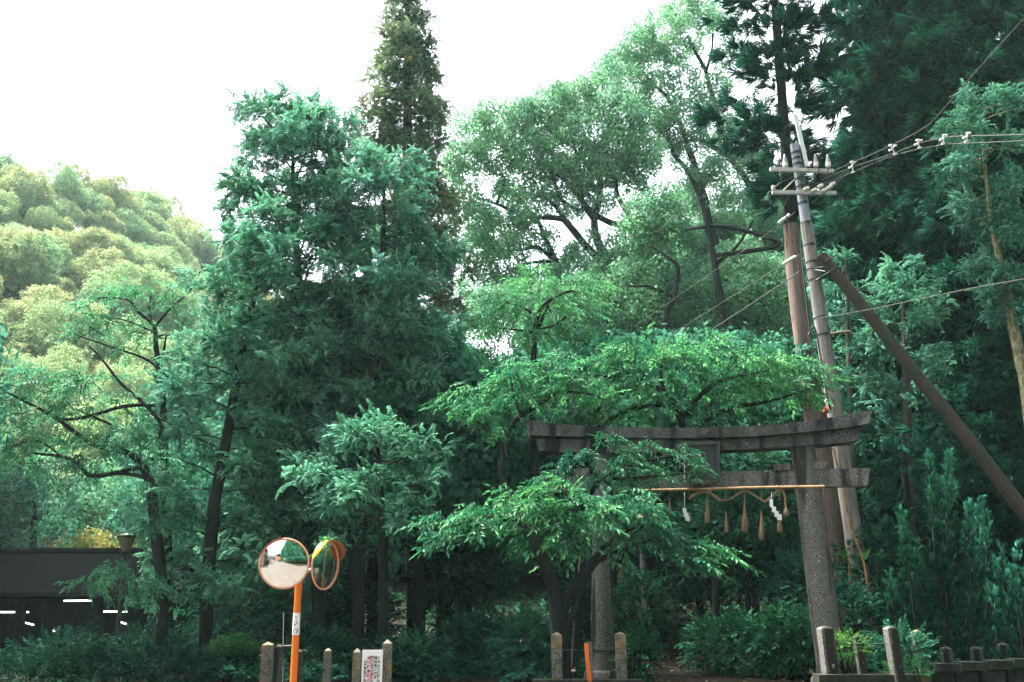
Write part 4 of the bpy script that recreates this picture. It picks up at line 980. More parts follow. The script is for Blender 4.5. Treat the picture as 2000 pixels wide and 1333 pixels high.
# sacred rope on a bamboo pole
def yf(px): return yt(px) - .40
bp = MB(); pts = [at(x, y, yf(x)) for x, y in ((1236,959),(1300,957.5),(1380,956),(1450,953.5),(1530,952),(1610,951))]
bp.tube(pts, .025, 10)
for x in (1290, 1318, 1346, 1386, 1420, 1455, 1489, 1525, 1560, 1602):
    yy = np.interp(x, [1236,1300,1380,1450,1530,1610], [959,957.5,956,953.5,952,951]); c = at(x, yy, yf(x)); bp.tube([c - [.008,0,0], c + [.008,0,0]], .030, 10)
solo('bamboo_pole', bp, M['bamboo'], 'long dry bamboo pole tied under the gate tie beam', 'pole', at(1420, 955, yf(1420)))
rp = MB()
def twist(pts, r, strands=3):
    P, _ = smooth_path(np.array([at(x, y, yf(x) + .02) for x, y in pts]), np.ones(len(pts)), 8)
    tan = np.gradient(P, axis=0); tan /= np.linalg.norm(tan, axis=1)[:, None]
    for k in range(strands):
        ph = np.arange(len(P)) * .75 + k * 2 * math.pi / strands
        nrm = np.cross(tan, [0, 1, 0]); nrm /= np.linalg.norm(nrm, axis=1)[:, None] + 1e-9
        rp.tube(P + r * .55 * (np.cos(ph)[:, None] * nrm + np.sin(ph)[:, None] * np.array([0, 1, 0])), r * .62, 6)
twist([(1346,975),(1358,966),(1374,961.5),(1390,966),(1405,977)], .026)
twist([(1405,977),(1424,976),(1440,966),(1450,961),(1462,961),(1476,970),(1494,981)], .013)
twist([(1494,981),(1507,970),(1520,958),(1528,959),(1533,970),(1534,988)], .017)
for x in (1308, 1381, 1418, 1454, 1487, 1522): twist([(x, 958), (x + .3, 965), (x, 978)], .006, 2)
solo('sacred_rope', rp, M['straw'], 'thick twisted straw rope looped below the bamboo pole', 'rope', at(1420, 970, yf(1420)))
TL = ['short straw tassel at the left end, partly behind leaves', 'pale straw tassel left of centre, below the thickest rope arch', 'slim straw tassel hanging lowest on the left of the widest one', 'widest straw tassel, in the middle of the rope', 'slim straw tassel hanging lowest of all, left of the paper streamer', 'straw tassel behind the long white paper streamer', 'stubby straw tassel at the right end of the rope loop', 'small straw tassel beside the left paper streamer']
for (x, y0, y1, w), lb in zip(((1308,978,1006,6),(1381,968,1024,10),(1418,1000,1042,8),(1454,978,1041,15),(1487,998,1056,11),(1522,1005,1042,11),(1535,984,1010,13),(1346,1002,1022,8)), TL):
    mb = MB(); y = yf(x) + (.05 if x == 1522 else -.01); k = mpp(1000, y); a, b = at(x, y0, y), at(x + 1, y1, y); h = y0 + (y1 - y0) * .35
    neck = a + (b - a) * .3; mb.tube([a, neck], [.008, .018], 6)
    for q in range(46):
        th = rng.uniform(0, 6.283); rr = math.sqrt(rng.random()) * w / 2 * k
        e = b + np.array([rr * math.cos(th), rr * math.sin(th), rng.uniform(0, .06)])
        s = neck + np.array([math.cos(th), math.sin(th), 0]) * .012
        mb.tube([s, s * .45 + e * .55 + np.array([math.cos(th), math.sin(th), 0]) * .006, e], [.005, .005, .003], 4, caps=False)
    mb.lathe(neck - [0, 0, .02], [(.018, 0), (.021, .012), (.018, .024)], 10)
    solo('straw_tassel', mb, M['straw'], lb, 'tassel', a, 'straw tassels on the gate rope')
for pts, lb in (([(1506,974,1513,990),(1511,988,1521,1001),(1515,1000,1526,1013),(1519,1011,1527,1017)][:0] or [(1503,975,1510,992),(1507,989,1516,1002),(1512,998,1521,1011),(1517,1004,1527,1017)], 'long white zigzag paper streamer hanging near the right post'),
                 ([(1333,992,1341,1003),(1335,1001,1345,1012),(1338,1008,1347,1019)], 'shorter white zigzag paper streamer, half behind leaves on the left')):
    mb = MB(); y = yf(pts[0][0]) - .05
    for i, (x0, y0, x1, y1) in enumerate(pts):
        yy = y - .014 * i; f = [at(x0 + 1, y1 - 1.5, yy), at(x1, y1, yy), at(x1 - .5, y0 + 1, yy - .01), at(x0, y0, yy - .01)]
        b = [p + np.array([0, .003, 0]) for p in f]
        mb.add(f + b, [(0,1,2,3),(7,6,5,4),(0,4,5,1),(1,5,6,2),(2,6,7,3),(3,7,4,0)])
    mb.tube([at(pts[0][0] + 4, 962, y), at(pts[0][0] + 4, pts[0][1] + 2, y)], .003, 4)
    solo('paper_streamer', mb, M['paper'], lb, 'paper streamer', at(pts[0][0], pts[0][1], y))

# ------------------------------------------------------------------ traffic mirrors
YM = 12.5
base = at(568, 1440, YM); base[2] = 0.0
mir = thing('traffic_mirror', 'orange pole carrying two round convex traffic mirrors', 'traffic mirror', base)
top = at(584, 1125, YM + .12); bot = at(572.5, 1345, YM + .12); low = bot + (bot - top) / (top[2] - bot[2]) * (bot[2] + .1)
mb = MB(); mb.tube([low, bot, top], .043, 16); part('pole', mb, M['orange'], mir)
def pole_pt(py): return top + (bot - top) * (py - 1125) / (1345 - 1125)
st = MB(); p0, p1 = pole_pt(1242), pole_pt(1199); ux = np.array([1.0, 0, 0]); uy = unit(p1 - p0)
hgt = np.linalg.norm(p1 - p0); V = []; na = 13
for h in (0, 1):
    for k in range(na):
        th = -math.pi / 2 + R(-72 + 144 * k / (na - 1)); V.append(p0 + (p1 - p0) * h + .0455 * np.array([math.cos(th), math.sin(th), 0]))
st.add(V, [(k, k + 1, na + k + 1, na + k) for k in range(na - 1)], 0, .5, True)
sk = part('sticker', st, M['sticker'], mir)
def wrap(p):   # lay a flat glyph point on the curved sticker
    p = np.array(p); return p
ink = MB(); red = MB(); k = hgt
def on_pole(mbx, before):
    for i in range(before, len(mbx.v)):
        v = mbx.v[i]; c = p0[0] + (p1[0] - p0[0]) * (v[:, 2] - p0[2]) / (p1[2] - p0[2]); s = np.clip((v[:, 0] - c) / 0.0465, -1.4, 1.4)
        v[:, 0] = c + 0.0465 * np.sin(s); v[:, 1] = p0[1] + (p1[1] - p0[1]) * (v[:, 2] - p0[2]) / (p1[2] - p0[2]) - 0.0465 * np.cos(s)
glyph(ink, '注', p0 + uy * hgt * .40, ux, uy, .078); glyph(ink, '意', p0 + uy * hgt * .06, ux, uy, .078); on_pole(ink, 0)
part('lettering', ink, M['ink'], sk)
c = p0 + uy * hgt * .74
pts = [(-.011,0),(.011,0),(.011,.030),(.026,.030),(0,.062),(-.026,.030),(-.011,.030)]
red.add([c + ux * a + uy * b for a, b in pts], [(0,1,2,6),(5,6,2,3),(5,3,4)]); on_pole(red, 0)
part('arrow', red, M['crimson'], sk)
def mirror_head(cx, cy, r, n, visor, label, ydist):
    """convex mirror of radius r facing along n"""
    n = unit(n); C = at(cx, cy, ydist); up = unit(np.array([0, 0, 1.0]) - n * n[2]); rt = np.cross(up, n)
    Rc = 1.15; mb = MB(); V = [C + n * .03]; rings = 10; sg = 48
    for i in range(1, rings + 1):
        q = r * .965 * i / rings; h = math.sqrt(Rc * Rc - q * q) - Rc + .03
        for k in range(sg):
            t = 2 * math.pi * k / sg; V.append(C + n * h + q * (math.cos(t) * rt + math.sin(t) * up))
    Fc = [(0, 1 + k, 1 + (k + 1) % sg) for k in range(sg)]
    for i in range(rings - 1):
        a = 1 + i * sg
        Fc += [(a + k, a + sg + k, a + sg + (k + 1) % sg, a + (k + 1) % sg) for k in range(sg)]
    mb.add(V, Fc, 0, .5, True); face = part('mirror_face', mb, M['mirror'], mir, label)
    h0 = math.sqrt(Rc * Rc - (r * .965) ** 2) - Rc + .03
    ring = MB(); ring.tube([C + n * (h0 + .004) + r * .985 * (math.cos(t) * rt + math.sin(t) * up) for t in np.linspace(0, 2 * math.pi, 49)], .011, 8, caps=False)
    part('rim', ring, M['orange_rim'], mir)
    back = MB(); back.lathe(C - n * .045, [(.05, 0), (r * .6, .008), (r * .95, .032), (r * .97, h0 + .043)], 40, axis=n); part('back_shell', back, M['plank'], mir)
    for t0, t1, dep, m in visor:
        vm = MB(); ts = np.linspace(R(t0), R(t1), 16); V = []
        for i, t in enumerate(ts):
            e = math.sin(math.pi * i / 15) ** .6 if True else 1
            o = r * 1.005 * (math.cos(t) * rt + math.sin(t) * up); o2 = r * 1.02 * (math.cos(t) * rt + math.sin(t) * up)
            V += [C + n * h0 + o, C + n * (h0 + dep * (.12 + .88 * e)) + o2, C + n * (h0 + dep * (.12 + .88 * e)) + o2 * 1.012, C + n * h0 + o * 1.012]
        Fc = []
        for i in range(15):
            for q in range(4): Fc.append((4 * i + q, 4 * i + 4 + q, 4 * i + 4 + (q + 1) % 4, 4 * i + (q + 1) % 4))
        vm.add(V, Fc, 0, .5, True); part('visor', vm, m, mir)
    arm = MB(); pp = pole_pt(cy - 0); pp = pole_pt(max(cy, 1126)); arm.tube([C - n * .09, (C - n * .12) * .5 + pp * .5 + [0, .05, 0], pp], [.02, .02, .02], 8); part('bracket', arm, M['galv'], mir)
    return C
tocam = unit(np.array([0, 0, EYE]) - at(555, 1101, YM))
mirror_head(555, 1101, .300, tocam + np.array([.05, 0, -.035]), [(95, 165, .055, M['red_hood'])], 'left mirror facing the street', YM - .08)
C2 = mirror_head(636, 1104, .300, unit([.92, -.39, -.06]), [(100, 168, .10, M['yellow']), (12, 86, .13, M['brown_hood'])], 'right mirror turned away, showing pale road', YM + .22)
sp = MB(); n = 26; P = at(636, 1058, YM - .12) + rng.normal(size=(n, 3)) * [.035, .03, .022]; d = sphere_dirs(n) + [0, -.2, .1]
scatter(sp, T_TWF, P, d, rng.uniform(.05, .09, n), rng.uniform(.2, .8, n)); solo('leaf_sprig', sp, M['near'], 'small green sprig lying over the top of the right mirror', 'leaves', at(636, 1058, YM - .12))

# ------------------------------------------------------------------ stone posts and notice
def stone_post(px, top, Y, wpx, mat, label, lean=0.0, rz=0.0, cap=.035, foot=None):
    k = mpp(top, Y); w = wpx * k; b = at(px, 1330, Y); tp = at(px, top, Y); zb = (float(tz(b[0], Y)) if foot is None else foot) - .06
    H = tp[2] - zb; x0 = tp[0] - lean * H
    mb = MB(); h = w / 2; hv = []
    c, s = math.cos(rz), math.sin(rz); L8 = [(-h, -h), (h, -h), (h, h), (-h, h)]; rot = lambda x, y: (x * c - y * s, x * s + y * c)
    def ring(z, f):
        off = lean * (z - zb); return [np.array([x0 + off + rot(x * f, y * f)[0], Y + rot(x * f, y * f)[1], z]) for x, y in L8]
    e = .10
    r0, r1, r2 = ring(zb, 1.0), ring(zb + H - cap - .02, .98), ring(zb + H - cap, .90)
    V = r0 + r1 + r2 + [np.array([x0 + lean * H, Y, zb + H])]
    Fc = [(3, 2, 1, 0)]
    for a in (0, 4): Fc += [(a + i, a + (i + 1) % 4, a + 4 + (i + 1) % 4, a + 4 + i) for i in range(4)]
    Fc += [(8 + i, 8 + (i + 1) % 4, 12) for i in range(4)]
    mb.add(V, Fc)
    return solo('stone_post', mb, mat, label, 'stone post', (x0, Y, zb), 'short stone fence posts along the shrine edge')
G, GM, GD = M['granite'], M['granite_moss'], M['granite_dark']  # GD's dark stone also holds the shade on the dim wall posts
stone_post(524, 1254, 14.6, 22, GM, 'thick dark stone post left of the orange mirror pole', rz=.1)
stone_post(546, 1258, 15.3, 14, GD, 'narrow dark stone post close behind the leftmost thick one')
stone_post(586, 1268, 14.9, 11, GD, 'small dark stone post half hidden by the orange pole')
stone_post(641, 1266, 14.7, 14, GM, 'small stone post midway between mirror pole and notice board')
stone_post(698, 1266, 13.6, 15, GM, 'rounded brown stone post on the left of the white notice', cap=.05)
stone_post(757, 1249, 13.6, 19, GM, 'taller brown stone post on the right of the white notice', cap=.05, rz=.05)
stone_post(1087, 1235, 15.0, 20, GM, 'stone post left of the left gate post, beside the orange-striped stake')
stone_post(1211, 1234, 15.0, 20, GM, 'stone post right of the left gate post', lean=-.01)
stone_post(1610, 1222, 14.2, 25, G, 'leftmost and widest stone post before the right gate post', lean=-.05, rz=.1)
stone_post(1674, 1239, 14.2, 15, G, 'short slim stone post among yellow-green leaves', lean=-.06)
stone_post(1737, 1222, 14.0, 20, G, 'tall pale stone post right of the slim one', lean=-.07, rz=.15)
stone_post(1790, 1230, 14.8, 20, GM, 'orange-lichened stone post overgrown with weeds', lean=-.05)
stone_post(1846, 1262, 15.3, 18, GD, 'dim stone post on the low wall, first beyond the weeds', lean=-.03, foot=.62)
stone_post(1905, 1262, 15.4, 18, GD, 'dim stone post on the low wall, half covered by juniper', lean=-.03, foot=.62)
stone_post(1957, 1255, 15.5, 18, GD, 'dim stone post at the right end of the low wall', lean=-.03, foot=.64)
def kerb(x0, x1, Y, py, h, d, label):
    a, b = at(x0, py, Y), at(x1, py, Y); mb = MB(); n = max(1, int((b[0] - a[0]) / .9)); w = (b[0] - a[0]) / n
    for i in range(n): mb.box((a[0] + w * (i + .5), Y, a[2] - h / 2 + rng.normal() * .006), (w - .012, d, h))
    solo('stone_kerb', mb, M['stone_wall'], label, 'kerb', ((a[0] + b[0]) / 2, Y, a[2] - h))
kerb(1040, 1256, 14.9, 1326, .5, .32, 'low stone kerb under the posts at the left gate post')
kerb(1592, 1790, 14.1, 1317, .5, .30, 'low stone kerb under the posts at the right gate post')
kerb(500, 775, 14.3, 1352, .45, .30, 'low stone kerb below the notice board')
wl = MB(); xs = np.linspace(1765, 2120, 8); YW = 15.3
for i in range(7):
    a, b = at(xs[i], 1300 - i * 3, YW), at(xs[i + 1], 1300 - i * 3, YW)
    wl.box(((a[0] + b[0]) / 2, YW, a[2] - .05), (b[0] - a[0] - .015, .34, .12))
    for j in range(2): wl.box(((a[0] + b[0]) / 2 + (.15 if j else -.1), YW + .02 + .01 * rng.normal(), a[2] - .24 - j * .22), (b[0] - a[0] - .05, .30, .205), (0, 0, rng.normal() * .01))
solo('stone_wall', wl, M['stone_wall'], 'low mossy block wall in shade at the lower right corner', 'wall', at(1900, 1320, YW))
# rail rods between posts
rd = MB()
rd.tube([at(1096, 1270, 15.0), at(1202, 1270, 15.0)], .008, 6); rd.lathe(at(1177, 1270, YL) - [0, 0, .012], [(.215, 0), (.215, .024)], 20)
solo('iron_rail', rd, M['lamp_iron'], 'thin iron rail joining the stone posts at the left gate post', 'rail', at(1150, 1270, 15))
rd = MB(); rd.tube([at(1617, 1258, 14.2), at(1734, 1258, 14.0)], .007, 6)
solo('iron_rail', rd, M['lamp_iron'], 'thin iron rail joining the stone posts at the right gate post', 'rail', at(1675, 1258, 14.1))
rd = MB()
for p, q in (((554, 1197), (553, 1262)), ((553, 1262), (570, 1261))): rd.tube([at(*p, 15.6), at(*q, 15.6)], .006, 6)
rd.tube([at(553, 1262, 15.6), at(552, 1345, 15.6)], .006, 6)
solo('wire_stake', rd, M['galv'], 'thin bent wire stake behind the stone posts near the mirror pole', 'stake', at(552, 1345, 15.6))
# orange striped stake
sk_ = thing('wooden_stake', 'grey wooden stake with a loose orange strip in front of the left gate post', 'stake', at(1150, 1330, 14.8))
mb = MB(); a, b = at(1153, 1335, 14.8), at(1149, 1254, 14.8); mb.bar(a, b, .05, .10); part('board', mb, M['plank'], sk_)
mb = MB(); pts = [at(1145, 1257, 14.72), at(1147, 1290, 14.70), at(1152, 1331, 14.72)]; 
V = []
for p in pts: V += [p + [-.028, 0, 0], p + [.028, 0, 0], p + [.028, .012, 0], p + [-.028, .012, 0]]
Fc = [(3,2,1,0),(8,9,10,11)]
for i in (0, 4): Fc += [(i + q, i + (q + 1) % 4, i + 4 + (q + 1) % 4, i + 4 + q) for q in range(4)]
mb.add(V, Fc); part('orange_strip', mb, M['orange'], sk_)
# notice board
YN = 13.5
nb = thing('notice_board', 'white notice board with black and red handwritten Japanese columns between two stone posts', 'sign', at(727, 1380, YN))
mb = MB(); tl, tr_, bl_ = at(708, 1270, YN), at(748, 1269, YN), at(706, 1372, YN)
W = tr_[0] - tl[0]; H = tl[2] - bl_[2]; c0 = np.array([tl[0], YN - .011, tl[2]])
mb.box((tl[0] + W / 2, YN, tl[2] - H / 2), (W, .02, H)); pan = part('panel', mb, M['sticker'], nb)
ux, uz = np.array([1.0, 0, 0]), np.array([0, 0, 1.0])
px_ = W / 40.0
def column(txt, cx, y0, y1, size, mbx, skip=None):
    n = len(txt)
    for i, ch in enumerate(txt):
        if skip and i in skip: mbx2 = skip[i]
        else: mbx2 = mbx
        yy = y0 + (y1 - y0) * (i + .85) / n
        glyph(mbx2, ch, c0 + ux * cx * px_ - uz * yy * px_ + np.array([0, -.002, 0]), ux, uz, size * px_)
ink = MB(); red = MB()
column('これより道路は', 33.0, 10.5, 61, 6.8, ink)
column('神社地に付き', 26.5, 11, 54, 6.8, ink)
column('関係以外の車輌の', 20.0, 11, 61, 6.6, ink, {5: red, 6: red})
column('通行駐車禁止', 13.6, 11, 59, 7.2, red)
column('堀尾神社総代会', 6.6, 20, 59, 6.0, ink)
part('lettering', ink, M['ink'], pan); part('red_lettering', red, M['crimson'], pan)
sp_ = MB()
for x in (.15, .85): sp_.box((tl[0] + W * x, YN + .03, (tl[2] + .2) / 2 - .25), (.03, .03, tl[2] + .2))
part('support', sp_, M['plank'], nb)

# ------------------------------------------------------------------ utility pole
YU = 20.0
ub = at(1700, 1265, YU); 
pole = thing('utility_pole', 'leaning concrete utility pole with two white crossarms and a grey painted top', 'utility pole', ub)
def up(py): return at(1552 + (py - 285) * .151, py, YU)
mb = MB(); ys = np.linspace(435, 1265, 14); mb.tube([up(y) for y in ys], [.115 + .00008 * (y - 285) for y in ys], 18); part('concrete_shaft', mb, M['concrete_pole'], pole)
mb = MB(); mb.tube([up(y) for y in (434.5, 400, 340, 283)], [.113, .108, .102, .098], 18); part('painted_top', mb, M['pole_grey'], pole)
mb = MB(); a, b = at(1576, 326, YU - .06), at(1553, 224, YU - .06); d = b - a
mb.bar(a, b, .05, .085); part('white_riser', mb, M['white_metal'], pole)
for y, r in ((300,.108),(311,.108),(322,.11),(350,.112),(366,.115),(398,.12),(437,.128),(480,.133),(513,.138),(527,.138),(548,.142),(622,.148),(655,.15)):
    bands = MB(); p, q = up(y + 1.6), up(y - 1.6); bands.tube([p, q], r, 16); bands.box(p * .5 + q * .5 + [.0, -r - .012, 0], (.09, .03, .035)); part('band', bands, M['lamp_iron'], pole)
def arm(x0, y0, x1, y1, dy):
    mb = MB(); a, b = at(x0, y0, YU + dy), at(x1, y1, YU + dy); mb.bar(a, b, .075, .08)
    for t in (.1, .3, .45, .6, .8): c = a + (b - a) * t; mb.tube([c + [0, -.055, 0], c + [0, -.035, 0]], .012, 6)
    return mb
part('crossarm', arm(1504, 331, 1628, 335, -.17), M['galv'], pole)
part('crossarm', arm(1508, 376, 1633, 378, -.17), M['galv'], pole)
br_ = MB(); br_.tube([at(1529, 373, YU - .2), at(1557, 346, YU - .16)], .016, 6); part('arm_brace', br_, M['galv'], pole)
for x in (1534, 1594, 1618):
    b = at(x, 327, YU - .17); mb = MB()
    mb.lathe(b, [(.03, 0), (.06, .02), (.06, .05), (.045, .06), (.058, .075), (.058, .10), (.045, .105)], 14)
    ins = part('insulator', mb, M['porcelain'], pole)
    mb = MB(); mb.lathe(b + [0, 0, .106], [(.055, 0), (.05, .05), (.03, .12), (.018, .2), (.012, .2)], 12); part('cap', mb, M['grey_ceramic'], ins)
mb = MB(); mb.lathe(at(1511, 371, YU - .17), [(.03, 0), (.05, .015), (.05, .03), (.03, .045), (.055, .06), (.05, .085)], 12); part('insulator', mb, M['porcelain'], pole)
for x, y in ((1575,369),(1602,364),(1610,372),(1620,366),(1590,372),(1626,360)):
    mb = MB(); c = at(x, y, YU - .22); ax = unit([1, -.2, .45]); mb.lathe(c - ax * .07, [(.02, 0), (.045, .02), (.03, .04), (.05, .065), (.03, .09), (.045, .115), (.02, .14)], 12, axis=ax); part('insulator', mb, M['porcelain'], pole)
jw = MB()
for pts in ([(1511,370),(1525,357),(1548,349),(1566,352),(1590,358),(1612,356),(1640,344),(1655,335)], [(1594,345),(1588,355),(1600,360),(1630,352),(1662,338)], [(1618,328),(1616,342),(1618,352)], [(1557,346),(1580,362),(1612,366),(1645,348)], [(1505,400),(1500,380),(1508,372)], [(1586,396),(1600,386),(1612,378)], [(1540,385),(1530,410),(1545,440)], [(1600,330),(1592,346),(1580,360)]):
    P, _ = smooth_path([at(x, y, YU - .22) for x, y in pts], np.ones(len(pts)), 4); jw.tube(P, .013, 5)
part('jumper_wire', jw, M['wire'], pole)
cc = MB()
for pts in ([(1588,655),(1600,640),(1612,700),(1622,760),(1630,800)], [(1573,480),(1590,640),(1608,740)]):
    P, _ = smooth_path([at(x - 9, y, YU - .1) for x, y in pts], np.ones(len(pts)), 4); cc.tube(P, .018, 6)
part('riser_cable', cc, M['wire'], pole)
rl = MB(); c = at(1613, 803, YU - .35); rl.lathe(c - [0, 0, .06], [(.02, 0), (.055, .02), (.06, .07), (.045, .12), (.02, .14)], 14); part('warning_bulb', rl, M['red_float'], pole)
rl = MB(); rl.tube([c + [0, 0, .08], c + [0, 0, .2], at(1620, 780, YU - .05)], .02, 6); part('bulb_bracket', rl, M['galv'], pole)
# brace pole
bs = thing('brace_pole', 'rusty brown round strut leaning against the utility pole from the right', 'strut pole', at(2140, 1175, 18.3))
mb = MB(); a = at(1604, 500, 19.75); pts = [a, at(1700, 618, 19.5), at(1800, 745, 19.2), at(1900, 870, 18.9), at(2000, 1000, 18.6), at(2150, 1190, 18.2)]
pts.append(pts[-1] + (pts[-1] - pts[-2]) * (pts[-1][2] - .1) / (pts[-2][2] - pts[-1][2])); mb.tube(pts, [.118, .122, .126, .134, .140, .15, .155], 16); part('shaft', mb, M['rust'], bs)
mb = MB(); 
for p, q in (((1588,524),(1636,521)),((1592,549),(1633,524)),((1590,527),(1612,531))): mb.tube([at(*p, YU - .2), at(*q, 19.55)], .018, 6)
part('clamp', mb, M['lamp_iron'], bs)
mb = MB(); mb.tube([at(1612, 512, 19.6), at(1635, 497, 19.6)], .016, 6); part('rod', mb, M['rust'], bs)
# power lines
def line(label, pts, r, mat, name='power_line', cat='wire', group=None, extra=None):
    mb = MB(); P, _ = smooth_path([at(x, y, Y) for x, y, Y in pts], np.ones(len(pts)), 6); mb.tube(P, r, 6)
    t = thing(name, label, cat, P[0], group); part('cable', mb, mat, t)
    if extra:
        mb = MB()
        for x, y, Y, s in extra:
            c = at(x, y, Y); ax = unit(P[min(3, len(P) - 1)] - P[0])
            mb.lathe(c - ax * .12, [(.012, 0), (.036, .03), (.036, .08), (.02, .1), (.04, .14), (.04, .2), (.012, .24)], 12, axis=ax)
        part('strain_insulator', mb, M['white_metal'], t)
    return t
line('topmost thin line running left from above the pole top', [(1545,240,20),(1500,275,21.5),(1437,326,24),(1368,386,27),(1280,455,31)], .0045, M['wire_pale'])
line('line leaving the pole leftwards at the highest white strain insulator', [(1553,414,20),(1518,443,20.8),(1409,520,23.5),(1330,575,25.8),(1239,638,28.6)], .006, M['wire_pale'], extra=[(1537,424,20.3,1),(1526,432,20.5,1)])
line('line leaving the pole leftwards at the lower white strain insulator', [(1562,497,20),(1518,524,20.8),(1400,598,23.4),(1287,668,26),(1200,722,28)], .006, M['wire_pale'], extra=[(1548,505,20.2,1),(1535,513,20.4,1)])
line('thick lowest cable slanting left behind the bright leaves', [(1562,531,20),(1470,593,21.5),(1376,654,23.2),(1320,692,24.4)], .013, M['wire'])
line('low thin line going right from the pole, past the brace', [(1594,622,19.85),(1660,612,19),(1790,586,17.6),(1900,563,16.6),(2060,535,15.3)], .0045, M['wire_pale'])
line('upper bundled line rising steeply to the right', [(1600,346,19.7),(1665,318,19.2),(1735,287,18.4),(1805,250,17.6),(1840,216,17.2),(1899,148,16.5),(2010,25,15.2)], .0045, M['wire_pale'])
line('middle bundled line with white spacers going right', [(1605,352,19.7),(1665,327,19.2),(1745,300,18.4),(1793,281,17.8),(1843,269,17.3),(1890,266,16.8),(2060,262,15.2)], .005, M['wire_pale'])
line('lower bundled line going right below the spacers', [(1610,362,19.7),(1665,337,19.2),(1750,303,18.4),(1836,284,17.4),(1915,279,16.6),(2060,273,15.2)], .0045, M['wire_pale'])
SPL = ['white wire spacer nearest the utility pole', 'wide white wire spacer second from the utility pole', 'small white wire spacer in the middle of the bundled lines', 'slim white wire spacer before the cypress sprays', 'white forked wire spacer farthest to the right']
for (x, y, Y, h, sl), lb in zip(((1665,327,19.2,20,3),(1744,293,18.4,17,10),(1794,282,17.8,15,4),(1843,273,17.3,16,-2),(1889,269,16.8,16,-3)), SPL):
    mb = MB(); k = mpp(y, Y); a, b = at(x - sl / 2, y - h / 2, Y - .02), at(x + sl / 2, y + h / 2, Y - .02); mb.tube([a, b], .013, 6)
    for c in (a, b, at(x + 4, y - h / 2 + 1, Y - .02), at(x - 5, y + 1, Y - .02)): mb.tube([c + [-.03, 0, 0], c + [.03, 0, .01]], .022, 8)
    mb.tube([at(x + 4, y - h / 2 + 1, Y - .02), at(x - 5, y + 1, Y - .02)], .014, 6)
    solo('wire_spacer', mb, M['white_metal'], lb, 'wire spacer', a, 'white spacers on the power lines')
mb = MB(); P, _ = smooth_path([at(1612, 655, 20.6), at(1640, 650, 20.5), at(1662, 648, 20.4)], [1, 1, 1]); mb.tube(P, [.03] * len(P), 6)
solo('dead_branch', mb, M['bark_red'], 'short bare branch stub poking right from behind the utility pole', 'branch', P[0])
# leaning bamboo and planks below the gate right end
mb = MB(); P, _ = smooth_path([at(1627, 875, 18.6), at(1648, 965, 18.5), at(1662, 1030, 18.4), at(1690, 1110, 18.3), at(1700, 1230, 18.2)], np.ones(5), 4); mb.tube(P, .022, 8)
for t in range(2, len(P) - 1, 2): mb.tube([P[t] - [0, 0, .01], P[t] + [0, 0, .01]], .027, 8)
solo('bamboo_cane', mb, M['bamboo'], 'thin broken bamboo cane leaning behind the right end of the tie beam', 'cane', P[-1])
mb = MB(); mb.tube([at(1652, 1066, 18.1), at(1658, 1098, 18.1), at(1663, 1240, 18.1)], .016, 6); solo('bamboo_cane', mb, M['bamboo'], 'short pale bamboo stick left of the broken cane', 'cane', at(1663, 1240, 18.1))
mb = MB(); a = at(1692, 1155, 17.6); b = at(1698, 1240, 17.6); mb.bar(a, b, .05, .06); solo('wooden_stake', mb, M['plank'], 'grey wooden stake standing beside the glossy shrub', 'stake', b)
def tuft_grass(label, px, py, Y, n, L):
    mb = MB(); p = at(px, py, Y)
    for i in range(n):
        th = rng.uniform(0, 6.283); d = np.array([math.cos(th) * .5, math.sin(th) * .5, 1.0]); d = unit(d); l = L * rng.uniform(.6, 1)
        q = p + d * l; s = np.array([-math.sin(th), math.cos(th), 0]) * .012; m = p + d * l * .5
        mb.add([p, m + s, q - [0, 0, l * .12], m - s], [(0, 1, 2, 3)])
    solo('grass_tuft', mb, M['lime'], label, 'grass', p)
tuft_grass('spiky grass tuft by the pale bamboo stick', 1648, 1095, 18.0, 14, .32)
tuft_grass('pale spiky grass tuft at the broken foot of the bamboo cane', 1692, 1092, 18.0, 12, .30)

# ------------------------------------------------------------------ pavilion, lamps and fence at lower left
YB = 29.0
pav = thing('pavilion', 'long black-roofed pavilion with unlit open front and white strip lamps inside', 'building', (at(100, 1280, YB)[0], YB, -.8))
rl_, rr_ = at(-260, 1080, YB), at(276, 1080, YB); zr = rr_[2]; ez = at(0, 1168, YB - 3.2)[2]
er = at(372, 1143, YB - 3.2); xe = er[0]; ez = at(0, 1158, YB - 3.2)[2]
mb = MB(); V = [[rl_[0], YB, zr], [rr_[0], YB, zr], [xe, YB - 3.2, ez], [rl_[0], YB - 3.2, ez], [xe, YB + 3.2, ez], [rl_[0], YB + 3.2, ez]]
V = [np.array(v, float) for v in V]; V2 = [v - np.array([0, 0, .14]) for v in V]
mb.add(V + V2, [(3,2,1,0),(1,4,5,0),(2,4,1),(6,7,8,9),(6,11,10,7),(7,10,8),(3,9,8,2),(2,8,10,4),(4,10,11,5),(0,5,11,6),(3,0,6,9)])
rf = part('roof', mb, M['roof'], pav)
rg = MB(); rg.tube([V[0] + [0, 0, .03], V[1] + [0, 0, .03]], .11, 10); rg.tube([V[1] + [0, 0, .02], V[2] + [0, 0, .04]], .08, 8); rg.tube([V[1] + [0, 0, .02], V[4] + [0, 0, .04]], .08, 8); part('ridge', rg, M['roof'], rf)
ev = MB(); ev.tube([[rl_[0], YB - 3.28, ez - .10], [xe, YB - 3.28, ez - .10]], .06, 8); part('gutter', ev, M['roof'], pav)
for i in range(1, 6):
    x = rl_[0] + (xe - .5 - rl_[0]) * i / 5
    for y in (YB - 2.7, YB + 2.7):
        mb = MB(); mb.box((x, y, (ez - .16 - .9) / 2 + .0), (.2, .2, ez - .15 + .9)); part('pillar', mb, M['dark_wood'], pav)
